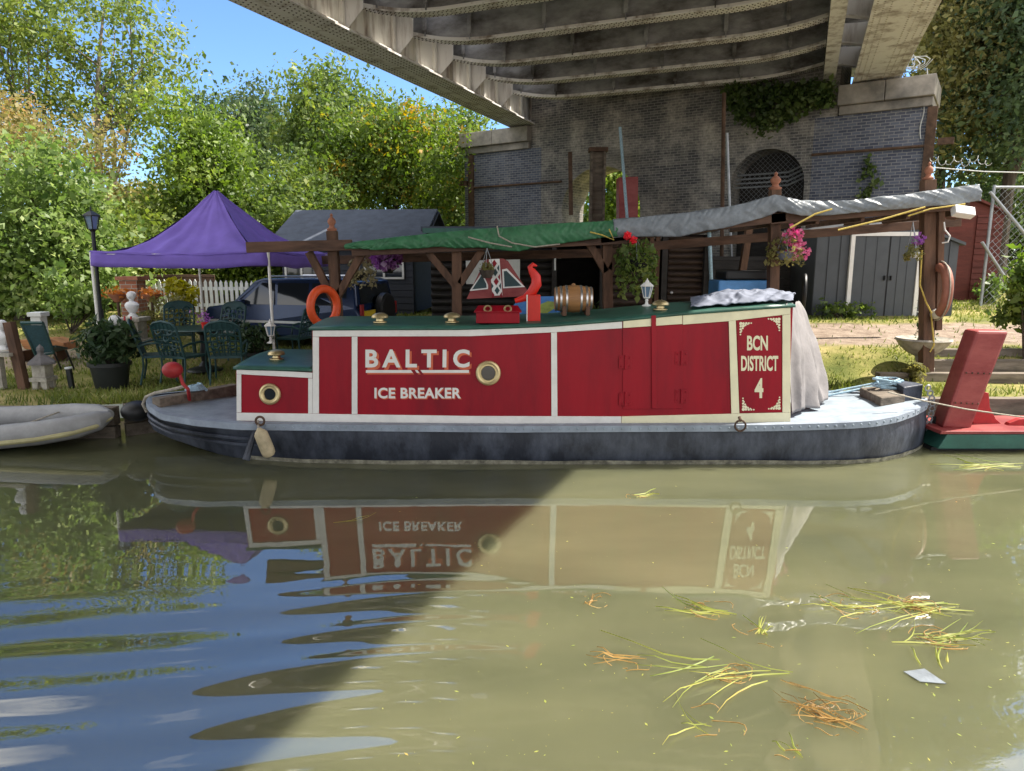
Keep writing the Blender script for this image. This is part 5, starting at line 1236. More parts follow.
t = thing('painted_panel', 'blue painted picture panel leaning behind the barrel', 'panel', P(535, 318, 10.3))
Y = 10.3; mb = MB(); mb.prism([P(505, 316, Y), P(562, 316, Y), P(562, 296, Y), P(520, 297, Y)], (0, .03, 0)); mb.build('board', 'seablue', t)
mb = MB(); mb.prism([P(x, y, Y - .008) for x, y in ((536, 312), (546, 314), (555, 308), (557, 302), (548, 301), (541, 304))], (0, .006, 0)); mb.build('green_patch', 'gold', t)
mb = MB(); a = P(742, 289, 11.6); mb.box(a + Vector((0, 0, .0)), (.95, .6, .30)); bb = thing('storage_box', 'sky blue storage box with a dark lid behind the hatch', 'box', a - Vector((0, 0, .6)))
mb.build('tub', 'bluebox', bb, bevel=.03); mb = MB(); mb.box(a + Vector((.06, 0, .23)), (.86, .6, .14)); mb.build('lid', 'black', bb, bevel=.03)
mb = MB(); mb.box((a.x, a.y, (a.z - .18 + gz(a.x, a.y)) / 2), (.9, .5, a.z - .18 - gz(a.x, a.y))); mb.build('stand', 'greywood', bb)
# wheelbarrow-ish wheel and black oddments under the pink basket
t = thing('cart_wheel', 'dark spoked wheel leaning against the timber screen left of the grey shed', 'wheel', P(803, 300, 14.6))
c = P(804, 292, 14.6); m_ = Matrix.Rotation(R(70), 3, 'Z') @ Matrix.Rotation(R(90), 3, 'X'); mb = MB(); mb.torus(c, .34, .04, m_, 28, 8); mb.build('tyre', 'black', t, True)
mb = MB()
for k in range(6): a_ = k * math.pi / 3; mb.tube([c, c + m_ @ Vector((.34 * math.cos(a_), .34 * math.sin(a_), 0))], .012, 5)
mb.build('spokes', 'rust', t)

# ---------------------------------------------------------------- purple gazebo
gzb = thing('gazebo', 'purple canvas gazebo with pointed roof on white legs over the patio set', 'gazebo', (-5.8, 13.3, .6))
def gazebo():
    A = [P(91, 256, 11.9), P(268, 250, 11.6), P(338, 250, 14.4), P(198, 250, 14.7)]
    zt = 2.56
    for a in A: a.z = zt
    for a in A:
        mb = MB(); g = gz(a.x, a.y) - .02; mb.tube([(a.x, a.y, g), (a.x, a.y, zt - .02)], .024, 8); mb.build('leg', 'white', gzb, True)
    apex = sum(A, Vector()) / 4; apex.x = P(216, 192, apex.y).x; apex.z = P(216, 191, apex.y).z
    mb = MB()
    for i in range(4):
        a, b = A[i], A[(i + 1) % 4]
        def fn(u, v):
            e = a.lerp(b, u); out = (e - Vector((apex.x, apex.y, e.z))) * .02
            p = e.lerp(apex, v); sag = -.30 * math.sin(math.pi * v ** .85) - .07 * math.sin(math.pi * u) * (1 - v) 
            fold = .085 * mnoise.noise((u * 8, v * 1.1, i)) * (1 - v) ** .7 * min(1, v * 5) + .035 * mnoise.noise((u * 5, v * 6, i + 7)) + .03 * abs(math.sin(u * 9 + i)) * math.sin(math.pi * v)
            return p + Vector((0, 0, sag + fold)) + out
        mb.grid(fn, 40, 30)
    mb.build('roof', 'purple', gzb, True)
    mb = MB()
    for i in range(4):
        a, b = A[i], A[(i + 1) % 4]; nrm = ((a + b) / 2 - Vector((apex.x, apex.y, zt))).normalized(); nrm.z = 0
        def fn(u, v):
            e = a.lerp(b, u) + nrm * (.015 + .02 * v + .02 * mnoise.noise((u * 12, v, i))); return Vector((e.x, e.y, zt - .045 * math.sin(math.pi * u) - (.25 + .03 * mnoise.noise((u * 5, 0, i + 3))) * v + .01))
        mb.grid(fn, 30, 3)
    mb.build('valance', 'purple', gzb, True, solid=.004)
    mb = MB()
    for i in range(4):
        mb.tube([A[i] + Vector((0, 0, -.05)), A[(i + 1) % 4] + Vector((0, 0, -.05))], .014, 6)
    mb.build('frame', 'white', gzb)
gazebo()
# little lantern hung on the front leg
lantern(P(271, 343, 11.4) + Vector((0, 0, .0)), .9, 'hanging_lantern', 'small white lantern fixed to the front right gazebo leg')

# ---------------------------------------------------------------- patio furniture
def chair(loc, rz, label, mesh=False):
    t = thing('patio_chair', label, 'chair', loc, rz, 'green metal patio chairs round the table')
    k = lambda mb, n, m, s=False: mb.build(n, m, t, s, world=False)
    fm = 'teal'
    mb = MB(); mb.box((0, 0, .43), (.48, .46, .035)); k(mb, 'seat', 'tealmesh' if mesh else fm)
    for sx in (-1, 1):
        mb = MB(); mb.tube([(sx * .25, .24, 0), (sx * .235, .20, .25), (sx * .235, .21, .44), (sx * .27, .20, .62)], .016, 7); k(mb, 'leg', fm, True)
        mb = MB(); mb.tube([(sx * .24, -.28, 0), (sx * .23, -.22, .28), (sx * .235, -.22, .45)], .016, 7); k(mb, 'leg', fm, True)
        mb = MB(); mb.tube([(sx * .27, .20, .62), (sx * .275, .08, .655), (sx * .265, -.14, .64), (sx * .245, -.27, .60)], .018, 7); k(mb, 'armrest', fm, True)
    B = lambda x, z: Vector((x, -.22 - (z - .44) * .30, z))
    mb = MB(); mb.tube([B(-.235, .44), B(-.25, .70), B(-.24, .92), B(-.17, .97), B(0, 1.0), B(.17, .97), B(.24, .92), B(.25, .70), B(.235, .44)], .018, 7); k(mb, 'back_frame', fm, True)
    mb = MB()
    if mesh: mb.prism([B(-.235, .47), B(.235, .47), B(.24, .93), B(0, .985), B(-.24, .93)], (0, .012, 0))
    else:
        for q in (-.16, -.08, 0, .08, .16): mb.tube([B(q, .46), B(q * 1.15, .7), B(q * .9, .96)], .013, 5)
        for z in (.52, .60, .68, .76, .84): mb.tube([B(-.24, z), B(0, z + .03), B(.24, z)], .012, 5)
        mb.prism([B(-.235, .87), B(.235, .87), B(.235, .93), B(.12, .975), B(0, .995), B(-.12, .975), B(-.235, .93)], (0, .012, 0))
        for cx_, cz in ((-.12, .62), (.12, .62), (0, .74), (-.12, .85), (.12, .85)): mb.torus(B(cx_, cz), .055, .014, Matrix.Rotation(R(75), 3, 'X'), 14, 5)
    k(mb, 'back_panel', 'tealmesh' if mesh else fm)
    return t
def gpos(px, py, Y): a = P(px, py, Y); return Vector((a.x, Y, gz(a.x, Y)))
chair(gpos(162, 380, 11.0), R(-68), 'dark teal mesh backed patio chair at the left end of the table', True)
ch = chair(gpos(186, 380, 10.95), R(-20), 'ornate green metal chair with its back to the water, left of two')
dup(ch, gpos(230, 380, 10.9), R(12), 'ornate green metal chair with its back to the water beside the leafy planter')
dup(ch, gpos(182, 372, 12.6), R(200), 'ornate green metal chair on the far side of the patio table, left')
dup(ch, gpos(226, 372, 12.5), R(165), 'ornate green metal chair on the far side of the patio table, right')
dup(ch, gpos(296, 360, 12.3), R(75), 'ornate green metal chair standing alone beside the blue car')
c = gpos(206, 378, 11.75); t = thing('patio_table', 'round dark green patio table on a pedestal under the purple gazebo', 'table', c)
mb = MB(); mb.lathe(c + Vector((0, 0, .70)), [(.001, 0), (.58, 0), (.60, .012), (.58, .028), (.001, .03)], 28); mb.build('tabletop', 'teal', t, True)
mb = MB(); mb.lathe(c, [(.30, 0), (.28, .03), (.10, .08), (.045, .16), (.07, .30), (.045, .45), (.05, .60), (.16, .70)], 14); mb.build('pedestal', 'blackmetal', t, True)
c2 = c + Vector((.12, -.15, .73)); t = thing('table_lantern', 'small pot of white flowers and red candle on the patio table', 'ornament', c2)
mb = MB(); mb.lathe(c2, [(.05, 0), (.06, .10), (.055, .10)], 14); mb.build('pot', 'brightred', t, True)
rng = np.random.default_rng(9); quads_obj('flowers', leaf_arrays(np.array(c2) + np.array([0, 0, .17]) + rng.normal(size=(70, 3)) * .06, .05, rng), M['flowerpurple'], t)
t = thing('tilted_lounge_chair', 'teal patio lounge chair tipped forward beside the stone lantern', 'chair', gpos(38, 358, 11.6))
def tipped():
    Y = 11.5; mb = MB(); p = lambda x, y, d=0: P(x, y, Y + d)
    for q in (((21, 323), (36, 356)), ((43, 323), (54, 353))): mb.tube([p(*q[0]), p(*q[1], .1)], .02, 6)
    mb.tube([p(21, 323), p(43, 323)], .03, 6); mb.tube([p(36, 356, .1), p(54, 353, .1)], .02, 6); mb.build('back_frame', 'teal', t, True)
    mb = MB(); mb.prism([p(23, 325), p(42, 325), p(52, 352, .1), p(36, 354, .1)], (0, .012, 0)); mb.build('back_panel', 'tealmesh', t)
    for q in ((36, 352), (53, 350), (66, 350), (38, 346)):
        a = p(*q, .12); mb = MB(); mb.tube([a, (a.x + .04, a.y + .1, gz(a.x, a.y + .1))], .015, 6); mb.build('leg', 'blackmetal', t, True)
    mb = MB(); mb.prism([p(38, 350, .1), p(56, 347, .1), p(68, 349, .6), p(56, 352, .6)], (0, 0, .03)); mb.build('seat', 'teal', t)
tipped()
t = thing('wooden_bench', 'low varnished orange wooden bench behind the tipped chair', 'bench', gpos(45, 355, 12.4))
mb = MB(); a, b = P(20, 341, 12.3), P(66, 349, 12.3); mb.prism([P(19, 340, 12.2), P(50, 339, 12.2), P(63, 343, 12.2), P(66, 350, 12.2), P(52, 351, 12.2), P(24, 349, 12.2)], (0, .4, 0)); mb.build('seat', mat('varnished orange wood', (0.36, 0.15, 0.05), 0.5, var=.4, scale=4, stretch=(.6, 3, 3)), t, bevel=.01)
for px in (27, 60):
    a = P(px, 350, 12.4); mb = MB(); mb.box((a.x, a.y, (a.z + gz(a.x, a.y)) / 2), (.06, .3, max(.05, a.z - gz(a.x, a.y)))); mb.build('leg', 'wood', t)

# ---------------------------------------------------------------- garden ornaments and planters
def potplant(name, label, px, pyb, Y, r, h, lm, n, fh, fr, leaf=.09, seed=1, m='plastic', fat=1.0):
    rng = np.random.default_rng(seed); c = gpos(px, pyb, Y); t = thing(name, label, 'planter', c)
    mb = MB(); mb.lathe(c, [(.001, 0), (r * .78, 0), (r * .95, h * .85), (r * 1.06, h * .86), (r * 1.06, h), (r * .95, h), (r * .9, h * .9), (.001, h * .88)], 24); mb.build('pot', m, t, True)
    d = rng.normal(size=(n, 3)); d /= np.linalg.norm(d, axis=1, keepdims=True); q = rng.uniform(.1, 1, (n, 1)) ** .5
    pts = np.array(c) + np.array([0, 0, h + fh * .48]) + d * q * np.array([fr, fr, fh * .55]) * (1 + .25 * np.sin(d[:, :1] * 7 + d[:, 2:] * 5))
    quads_obj('foliage', leaf_arrays(pts, leaf, rng, aspect=.38), lm, t)
    mb = MB()
    for k in range(16): e = Vector(pts[rng.integers(n)]); mb.tube([c + Vector((0, 0, h * .85)), c.lerp(e, .5) + Vector((0, 0, .1)), e], .008, 4)
    mb.build('stem', 'bark', t)
    return t
potplant('potted_shrub', 'large black plastic tub with dense dark green shrub on the lawn', 112, 386, 10.65, .29, .40, 'l_pot', 1500, .62, .40, .12, 2)
potplant('potted_shrub', 'leafy dark planter beside the gazebo leg behind the low cabin', 256, 352, 11.6, .22, .35, 'l_pot', 700, .45, .34, .10, 3)
potplant('potted_herb', 'low green leafy plant at the foot of the second pergola post', 440, 318, 10.8, .22, .50, 'l_mid', 420, .26, .28, .09, 4)
potplant('potted_shrub', 'dark leafy plant standing left of the middle pergola post', 590, 300, 11.6, .16, .60, 'l_ivy', 420, .55, .20, .09, 5)
t = thing('stone_lantern', 'small pagoda shaped stone lantern on the left lawn', 'ornament', gpos(45, 391, 10.55))
def pagoda():
    c = Vector(t.location); mb = MB()
    for sx in (-1, 1):
        for sy in (-1, 1): mb.prism([c + Vector((sx * .11, sy * .11, 0)), c + Vector((sx * .04, sy * .11, 0)), c + Vector((sx * .02, sy * .11, .12)), c + Vector((sx * .11, sy * .11, .12))], (0, -sy * .05, 0))
    mb.build('foot', 'stone', t)
    mb = MB(); mb.box(c + Vector((0, 0, .15)), (.27, .27, .06)); mb.box(c + Vector((0, 0, .28)), (.20, .20, .20)); mb.box(c + Vector((0, -.101, .30)), (.06, .01, .08)); mb.build('body', 'stone', t, bevel=.01)
    mb = MB(); mb.lathe(c + Vector((0, 0, .38)), [(.21, 0), (.20, .03), (.10, .11), (.05, .15), (.045, .18), (.06, .21), (.05, .25), (.02, .28), (.001, .30)], 6); mb.build('cap', mat('grey stone', (.16, .15, .15), .85, var=.3, bump=.3), t)
pagoda()
t = thing('bollard_light', 'short black garden bollard light with a pale top on the left lawn', 'garden light', gpos(72, 388, 10.6))
c = Vector(t.location); mb = MB(); mb.tube([c, c + Vector((-.02, 0, .30))], .045, 14); mb.build('post', 'plastic', t, True); mb = MB(); mb.tube([c + Vector((-.02, 0, .30)), c + Vector((-.021, 0, .325))], .055, 14); mb.build('cap', 'canvaswhite', t, True)
def figure(px, pyb, Y, h, name, label):
    c = P(px, pyb, Y); t = thing(name, label, 'statue', c)
    mb = MB(); s = h; mb.lathe(c, [(.19 * s, 0), (.19 * s, .06 * s), (.13 * s, .10 * s), (.11 * s, .16 * s), (.17 * s, .22 * s), (.25 * s, .36 * s), (.27 * s, .46 * s), (.20 * s, .56 * s), (.09 * s, .61 * s), (.085 * s, .66 * s), (.14 * s, .72 * s), (.165 * s, .80 * s), (.16 * s, .88 * s), (.11 * s, .96 * s), (.001, .99 * s)], 18, None, 1.0, .75); mb.build('bust', 'statue', t, True)
    mb = MB(); mb.ball(c + Vector((0, -.125 * s, .78 * s)), (.02 * s, .03 * s, .035 * s), 8, 6); mb.ball(c + Vector((0, .04 * s, .86 * s)), (.175 * s, .13 * s, .13 * s), 12, 8); mb.build('hair', 'statue', t, True)
    return c
c = figure(133, 317, 13.6, .50, 'white_bust', 'white bust on a stone pedestal left of the patio')
def pedestal(px, pyt, Y, w, name, label, m='stone'):
    a = P(px, pyt, Y); g = gz(a.x, Y); t = thing(name, label, 'pedestal', (a.x, Y, g)); h = a.z - g
    mb = MB(); mb.box((a.x, Y, g + h / 2), (w, w, h - .12)); mb.build('shaft', m, t, bevel=.01)
    mb = MB(); mb.box((a.x, Y, g + .05), (w * 1.3, w * 1.3, .12)); mb.build('plinth', m, t, bevel=.01); mb = MB(); mb.box((a.x, Y, a.z - .04), (w * 1.35, w * 1.35, .08)); mb.build('cap', m, t, bevel=.01)
pedestal(133, 317, 13.6, .34, 'stone_pedestal', 'square stone pedestal carrying the white bust')
pedestal(38, 312, 12.9, .19, 'stone_pedestal', 'empty pale stone pillar pedestal behind the tipped chair', 'canvaswhite')
figure(4, 350, 10.5, .46, 'white_urn_statue', 'white garden statue at the left edge above the leaning post')
pole('leaning_post', 'leaning brown timber post at the left edge of the lawn', 'post', 9, 322, 24, 386, 10.5, .06, 'wood', True)
mb = MB(); a = P(4, 352, 10.5); mb.box((a.x - .05, a.y, a.z - .03), (.45, .3, .05)); mb.box((a.x - .1, a.y, (a.z - .06 + gz(a.x, a.y)) / 2), (.1, .1, a.z - .06 - gz(a.x, a.y))); tag(mb.build('statue_shelf', 'stone', None), 'small stone shelf holding the white statue at the left edge', 'shelf')
mb = MB(); mb.ball(P(115, 321, 11.6), .10, 14, 10); tag(mb.build('white_globe', 'statue', None, True), 'white globe ornament behind the potted shrub', 'ornament')
t = thing('red_trellis', 'small red wooden trellis leaning on the stone pedestal', 'trellis', gpos(125, 345, 13.2)); mb = MB()
for dx in (-.12, 0, .12): mb.bar(t.location + Vector((dx, 0, 0)), t.location + Vector((dx, .08, .62)), .025)
for z in (.25, .5): mb.bar(t.location + Vector((-.14, .03, z)), t.location + Vector((.14, .03, z)), .02)
mb.build('slats', 'dullred', t)
t = thing('brick_chimney_post', 'orange brick pillar behind the white bust', 'pillar', gpos(135, 310, 14.6)); c = Vector(t.location)
mb = MB(); mb.box(c + Vector((0, 0, .55)), (.36, .36, 1.1)); mb.build('shaft', brickmat('orange brick', (.36, .14, .08), (.42, .20, .11), (.4, .36, .3), (.3, .2, .15)), t); mb = MB(); mb.box(c + Vector((0, 0, 1.14)), (.46, .46, .07)); mb.build('cap', 'terracotta', t)
for i, (px, lab) in enumerate(((118, 'terracotta bowl of orange flowers hung before the picket fence, left'), (152, 'terracotta bowl of orange flowers right of the brick pillar'))):
    c = P(px, 302, 14.2); t = thing('flower_bowl', lab, 'planter', c, group='orange flower bowls')
    mb = MB(); mb.lathe(c, [(.06, 0), (.16, .12), (.18, .16), (.15, .15)], 16); mb.build('bowl', 'terracotta', t, True)
    rng = np.random.default_rng(40 + i); quads_obj('flowers', leaf_arrays(np.array(c) + np.array([0, 0, .18]) + rng.normal(size=(160, 3)) * np.array([.12, .1, .05]), .07, rng), 'flowerorange', t)
    mb = MB(); mb.tube([c, (c.x, c.y, gz(c.x, c.y))], .03, 8); mb.build('stand', 'rust', t)
# lamp post
t = thing('lamp_post', 'tall garden lamp post with lantern head left of the gazebo', 'lamp post', gpos(103, 340, 13.2))
c = Vector(t.location); top = P(93, 232, 13.2); mb = MB(); mb.tube([c, c.lerp(top, .35)], .055, 10); mb.tube([c.lerp(top, .35), top], .035, 10); mb.build('post', 'blackmetal', t, True)
s = 1.15; mb = MB(); mb.lathe(top, [(.04, 0), (.06, .03), (.09 * s, .05)], 6); mb.lathe(top + Vector((0, 0, .28)), [(.15 * s, 0), (.14 * s, .02), (.06 * s, .08), (.02, .10), (.015, .16), (.001, .18)], 6)
for k in range(6): a_ = k * math.pi / 3; mb.bar(top + Vector((.09 * math.cos(a_), .09 * math.sin(a_), .05)), top + Vector((.14 * math.cos(a_), .14 * math.sin(a_), .28)), .014)
mb.build('lantern_frame', 'blackmetal', t); mb = MB(); mb.lathe(top + Vector((0, 0, .05)), [(.075, 0), (.125, .23)], 6); mb.build('lantern_glass', 'skyglass', t)
# stone urn on the right
c = gpos(920, 372, 11.25); t = thing('stone_urn', 'weathered stone urn planter beside the right pergola post', 'urn', c)
mb = MB(); mb.lathe(c, [(.20, 0), (.20, .07), (.12, .11), (.085, .18), (.10, .25), (.23, .32), (.34, .42), (.39, .50), (.42, .52), (.40, .55), (.35, .52), (.001, .48)], 28); mb.build('bowl', 'stone', t, True)
rng = np.random.default_rng(12); d = rng.normal(size=(420, 3)); pts = np.array(c) + np.array([.02, 0, .78]) + d * np.array([.075, .075, .17]); quads_obj('foliage', leaf_arrays(pts, .06, rng, aspect=.4), 'l_pot', t)

# ---------------------------------------------------------------- dark blue car
car = thing('parked_car', 'dark blue off road car with rear spare wheel parked by the house', 'car', (-4.75, 15.5, gz(-4.75, 15.5) - .02), R(163))
def carb():
    W2 = .84
    def part(mb, n, m, s=False, par=None, bv=0): return mb.build(n, m, par or car, s, world=False, bevel=bv)
    prof = [(-2.0, .42), (-2.03, .80), (-1.95, .98), (-1.88, 1.50), (-1.70, 1.56), (.30, 1.56), (.50, 1.50), (1.05, 1.02), (1.66, .95), (1.76, .80), (1.76, .45), (1.6, .36), (-1.8, .36)]
    mb = MB()
    n = len(prof)
    def w(z): return W2 - max(0, z - .95) * .16
    vs = [(x, -w(z), z) for x, z in prof] + [(x, w(z), z) for x, z in prof]
    mb.add(vs, [tuple(range(n))[::-1], tuple(range(n, 2 * n))] + [(i, (i + 1) % n, n + (i + 1) % n, n + i) for i in range(n)]); part(mb, 'body', 'carpaint', bv=.04)
    for s in (-1, 1):
        for x0, x1, a in ((-1.72, -.92, 0), (-.84, -.10, 0), (-.02, .80, .52)):
            mb = MB(); z0, z1 = 1.02, 1.47
            pts = [(x0, s * (w(z0) + .004), z0), (x1, s * (w(z0) + .004), z0), (x1 - a, s * (w(z1) + .004), z1), (x0, s * (w(z1) + .004), z1)]
            mb.prism(pts, (0, s * .006, 0)); part(mb, 'window', 'glass')
        mb = MB(); mb.box((0, s * (W2 + .008), .66), (3.2, .012, .05)); part(mb, 'side_strip', 'chrome')
        mb = MB(); mb.box((.72, s * (W2 + .08), 1.06), (.10, .14, .12)); part(mb, 'door_mirror', 'carpaint', bv=.02)
        mb = MB(); mb.tube([(-1.6, s * .62, 1.60), (.2, s * .62, 1.60)], .018, 6); part(mb, 'roof_rail', 'chrome', True)
        for x in (-1.28, 1.15):
            MW = Matrix.Rotation(R(90), 3, 'X'); c = Vector((x, s * (W2 - .10), .33))
            mb = MB(); mb.lathe(c + Vector((0, .10, 0)), [(.20, 0), (.32, .01), (.335, .05), (.335, .15), (.32, .21), (.20, .22)], 26, MW); wh = part(mb, 'wheel', 'black', True)
            mb = MB(); mb.lathe(c + Vector((0, s * .115 + .006, 0)), [(.001, -.004), (.215, -.004), (.215, .008), (.001, .012)], 22, MW); part(mb, 'rim', 'chrome', True, wh)
            mb = MB(); mb.torus(c + Vector((0, s * .095, .0)), .38, .045, MW, 20, 8, 0, math.pi); part(mb, 'wheel_arch', 'black', True)
    mb = MB(); mb.prism([(.53, -.66, 1.47), (.53, .66, 1.47), (1.02, .74, 1.06), (1.02, -.74, 1.06)], (.016, 0, .016)); part(mb, 'windscreen', 'skyglass')
    mb = MB(); mb.prism([(-1.885, -.60, 1.44), (-1.885, .60, 1.44), (-1.945, .66, 1.06), (-1.945, -.66, 1.06)], (-.022, 0, 0)); part(mb, 'rear_window', 'glass')
    MY = Matrix.Rotation(R(-90), 3, 'Y'); mb = MB(); mb.lathe((-2.0, -.12, .92), [(.001, 0), (.30, 0), (.335, .04), (.335, .16), (.29, .20), (.001, .20)], 24, MY); part(mb, 'spare_wheel', 'black', True)
    mb = MB(); mb.box((-2.045, .46, .86), (.02, .46, .12)); part(mb, 'number_plate', 'plateyellow')
    for s in (-1, 1): mb = MB(); mb.box((-2.02, s * .74, .92), (.04, .12, .26)); part(mb, 'tail_light', 'dullred', bv=.01)
    mb = MB(); mb.box((-2.04, 0, .50), (.16, 1.6, .16)); part(mb, 'bumper', 'black', bv=.03)
carb()

# ---------------------------------------------------------------- trees and shrubs
TG = 'trees behind the garden'
tree('ash_tree', 'tall airy ash tree with visible forked trunk against the sky', 'tree', 44, 176, -50, 150, 27, 'l_ash', 190, 34, .19, nlobe=16, spread=.36, bark='palebark', trunk_px=98, group=TG, seed=21, tr=.17, limbs=13, twigs=90)
tree('ash_tree', 'tall airy ash tree cut by the left edge of the picture', 'tree', -80, 66, -60, 140, 26, 'l_ash', 220, 34, .19, nlobe=16, spread=.36, bark='palebark', trunk_px=14, group=TG, seed=22, tr=.16, limbs=13, twigs=90)
tree('rusty_leaved_tree', 'tree with rusty dry leaves above the front hazel bush', 'tree', -30, 130, 82, 205, 20, 'l_rust', 230, 30, .13, nlobe=11, spread=.3, group=TG, seed=23, tr=.10)
tree('hazel_tree', 'broad pale leaved hazel with dark stems on the left lawn', 'tree', -70, 140, 128, 318, 16.5, 'l_hazel', 520, 42, .16, nlobe=16, spread=.42, trunk_px=22, group=TG, seed=24, tr=.15, depth=1.9)
tree('lime_green_tree', 'bright lime green tree behind the peak of the gazebo', 'tree', 146, 242, 88, 235, 22, 'l_lime', 360, 40, .16, nlobe=13, spread=.42, group=TG, seed=25, tr=.14)
tree('dark_tree', 'dark blue green rounded tree against the sky behind the lime one', 'tree', 196, 290, 78, 190, 34, 'l_dark', 320, 42, .22, nlobe=12, spread=.55, group=TG, seed=26, tr=.2)
tree('dark_tree', 'dense mid green tree between the sky gap and the golden tree', 'tree', 284, 394, 64, 240, 28, 'l_mid', 480, 44, .19, nlobe=14, spread=.5, group=TG, seed=27, tr=.2)
tree('golden_tree', 'tree turning gold and orange left of the brick pier', 'tree', 338, 446, 78, 240, 26, 'l_gold', 460, 42, .17, nlobe=13, spread=.45, group=TG, seed=28, tr=.17)
tree('dark_tree', 'dark green tree tucked against the left end of the pier', 'tree', 415, 500, 92, 240, 31, 'l_mid', 340, 42, .19, nlobe=10, spread=.5, group=TG, seed=29, tr=.18)
tree('hedge_tree', 'sunlit yellow green thicket filling the gap behind the gazebo', 'tree', 96, 300, 188, 300, 23.5, 'l_lime', 520, 42, .16, nlobe=16, spread=.4, group=TG, seed=36, tr=.10)
tree('hedge_tree', 'olive thicket behind the forked ash trunk', 'tree', 70, 200, 172, 270, 29, 'l_olive', 360, 42, .18, nlobe=14, spread=.45, group=TG, seed=37, tr=.10)
tree('hedge_tree', 'yellow green thicket behind the garden house roof', 'tree', 225, 350, 150, 300, 23, 'l_mid', 420, 42, .16, nlobe=12, spread=.42, group=TG, seed=30, tr=.10)
tree('hedge_tree', 'mid green thicket under the rusty leaved tree', 'tree', 90, 220, 190, 310, 20, 'l_ash', 380, 42, .15, nlobe=12, spread=.4, group=TG, seed=31, tr=.10)
tree('hedge_tree', 'dark thicket filling behind the brown boarded fence', 'tree', 40, 300, 225, 330, 26, 'l_dark', 420, 42, .2, nlobe=12, spread=.5, group=TG, seed=32, tr=.12)
tree('hedge_tree', 'sunlit thicket seen through the left arch of the pier', 'tree', 540, 690, 120, 270, 36, 'l_lime', 420, 42, .24, nlobe=12, spread=.6, group=TG, seed=33, tr=.15)
tree('hedge_tree', 'thicket beyond the house at the left end of the pier', 'tree', 400, 520, 180, 300, 33, 'l_gold', 320, 42, .2, nlobe=10, spread=.5, group=TG, seed=34, tr=.12)
RG = 'trees beyond the right end of the pier'
tree('tall_tree', 'tall olive green tree beside the right end of the pier', 'tree', 905, 1040, -280, 210, 24, 'l_olive', 800, 46, .19, nlobe=24, spread=.5, group=RG, seed=41, tr=.2)
tree('tall_tree', 'dark ivy clad tree at the right edge above the fence', 'tree', 955, 1120, -300, 220, 22, 'l_dark', 800, 46, .19, nlobe=22, spread=.5, group=RG, seed=42, tr=.22)
tree('low_tree', 'dark undergrowth behind the chain link fence', 'tree', 905, 1120, 110, 300, 27, 'l_mid', 700, 44, .18, nlobe=14, spread=.45, group=RG, seed=43, tr=.12)
# trees outside the frame on the left that the water mirrors
tree('ash_tree', 'leafy tree standing just outside the left of the picture', 'tree', -240, -60, -80, 180, 25, 'l_mid', 380, 40, .2, nlobe=12, spread=.55, seed=51, tr=.18)
bush('garden_shrub', 'bright yellow shrub in front of the white picket fence', 'shrub', 168, 194, 274, 312, 14.9, 'l_yellow', 900, .09, 61)
bush('garden_shrub', 'dry olive shrub beside the pedestal left of the patio', 'shrub', 146, 186, 296, 336, 14.2, 'l_olive', 800, .08, 62)
bush('garden_shrub', 'green leafy bush at the foot of the hazel left of the lamp post', 'shrub', 38, 98, 268, 332, 14.6, 'l_hazel', 1400, .13, 63)
bush('garden_shrub', 'low green growth behind the potted shrub by the fence', 'shrub', 96, 150, 312, 342, 14.4, 'l_mid', 700, .09, 64)
bush('garden_shrub', 'glossy green bush with yellow tips at the right edge', 'shrub', 1004, 1064, 244, 320, 11.6, 'l_lime', 1500, .10, 65)
bush('garden_shrub', 'glossy dark green bush under the yellow tips at the right edge', 'shrub', 1000, 1066, 256, 346, 11.75, 'l_mid', 3000, .11, 66)
bush('garden_shrub', 'weedy plants along the foot of the grey shed', 'shrub', 812, 880, 302, 324, 15.0, 'l_mid', 420, .08, 67, ry=.15)
bush('garden_shrub', 'pale weeds growing at the foot of the red brown shed', 'shrub', 965, 1010, 276, 304, 17.2, 'l_hazel', 420, .10, 68, ry=.3)
bush('garden_shrub', 'small weeds at the foot of the right pergola post', 'shrub', 895, 925, 362, 392, 10.75, 'l_olive', 420, .07, 69, ry=.2)

# ---------------------------------------------------------------- grass (uncountable)
def grass():
    rng = np.random.default_rng(77); V = []
    n = 52000
    y = 9.5 + (rng.uniform(0, 1, n) ** 1.7) * 8.5; x = rng.uniform(-1, 1, n) * (y * .80 + .5)
    k = 0
    keep = []
    for i in range(n):
        X, Y = x[i], y[i]
        if Y < edgeY(X) + .02: continue
        if -2.0 < X < 3.0: continue
        if X > 3.3 and 12.1 < Y < 14.4 and rng.uniform() < .93: continue
        pn = mnoise.noise((X * .6, Y * .6, 2))
        if pn < -.1 and rng.uniform() < .7: continue
        z = gz(X, Y); tall = (.035 + .04 * rng.uniform()) * (1.9 if Y < edgeY(X) + .35 else 1.0) * (1 + .8 * max(0, pn))
        a = rng.uniform(0, 6.28); w = .009 + .004 * (Y - 9) * .3; dx, dy = math.cos(a) * w, math.sin(a) * w; lx, ly = rng.normal() * tall * .45, rng.normal() * tall * .45
        V += [(X - dx, Y - dy, z - .01), (X + dx, Y + dy, z - .01), (X + lx * .6 + dx * .6, Y + ly * .6 + dy * .6, z + tall * .65), (X + lx, Y + ly, z + tall)]
    o = quads_obj('grass', np.array(V), 'l_grass'); tag(o, 'short patchy grass blades on both lawns', 'grass', kind='stuff')
grass()

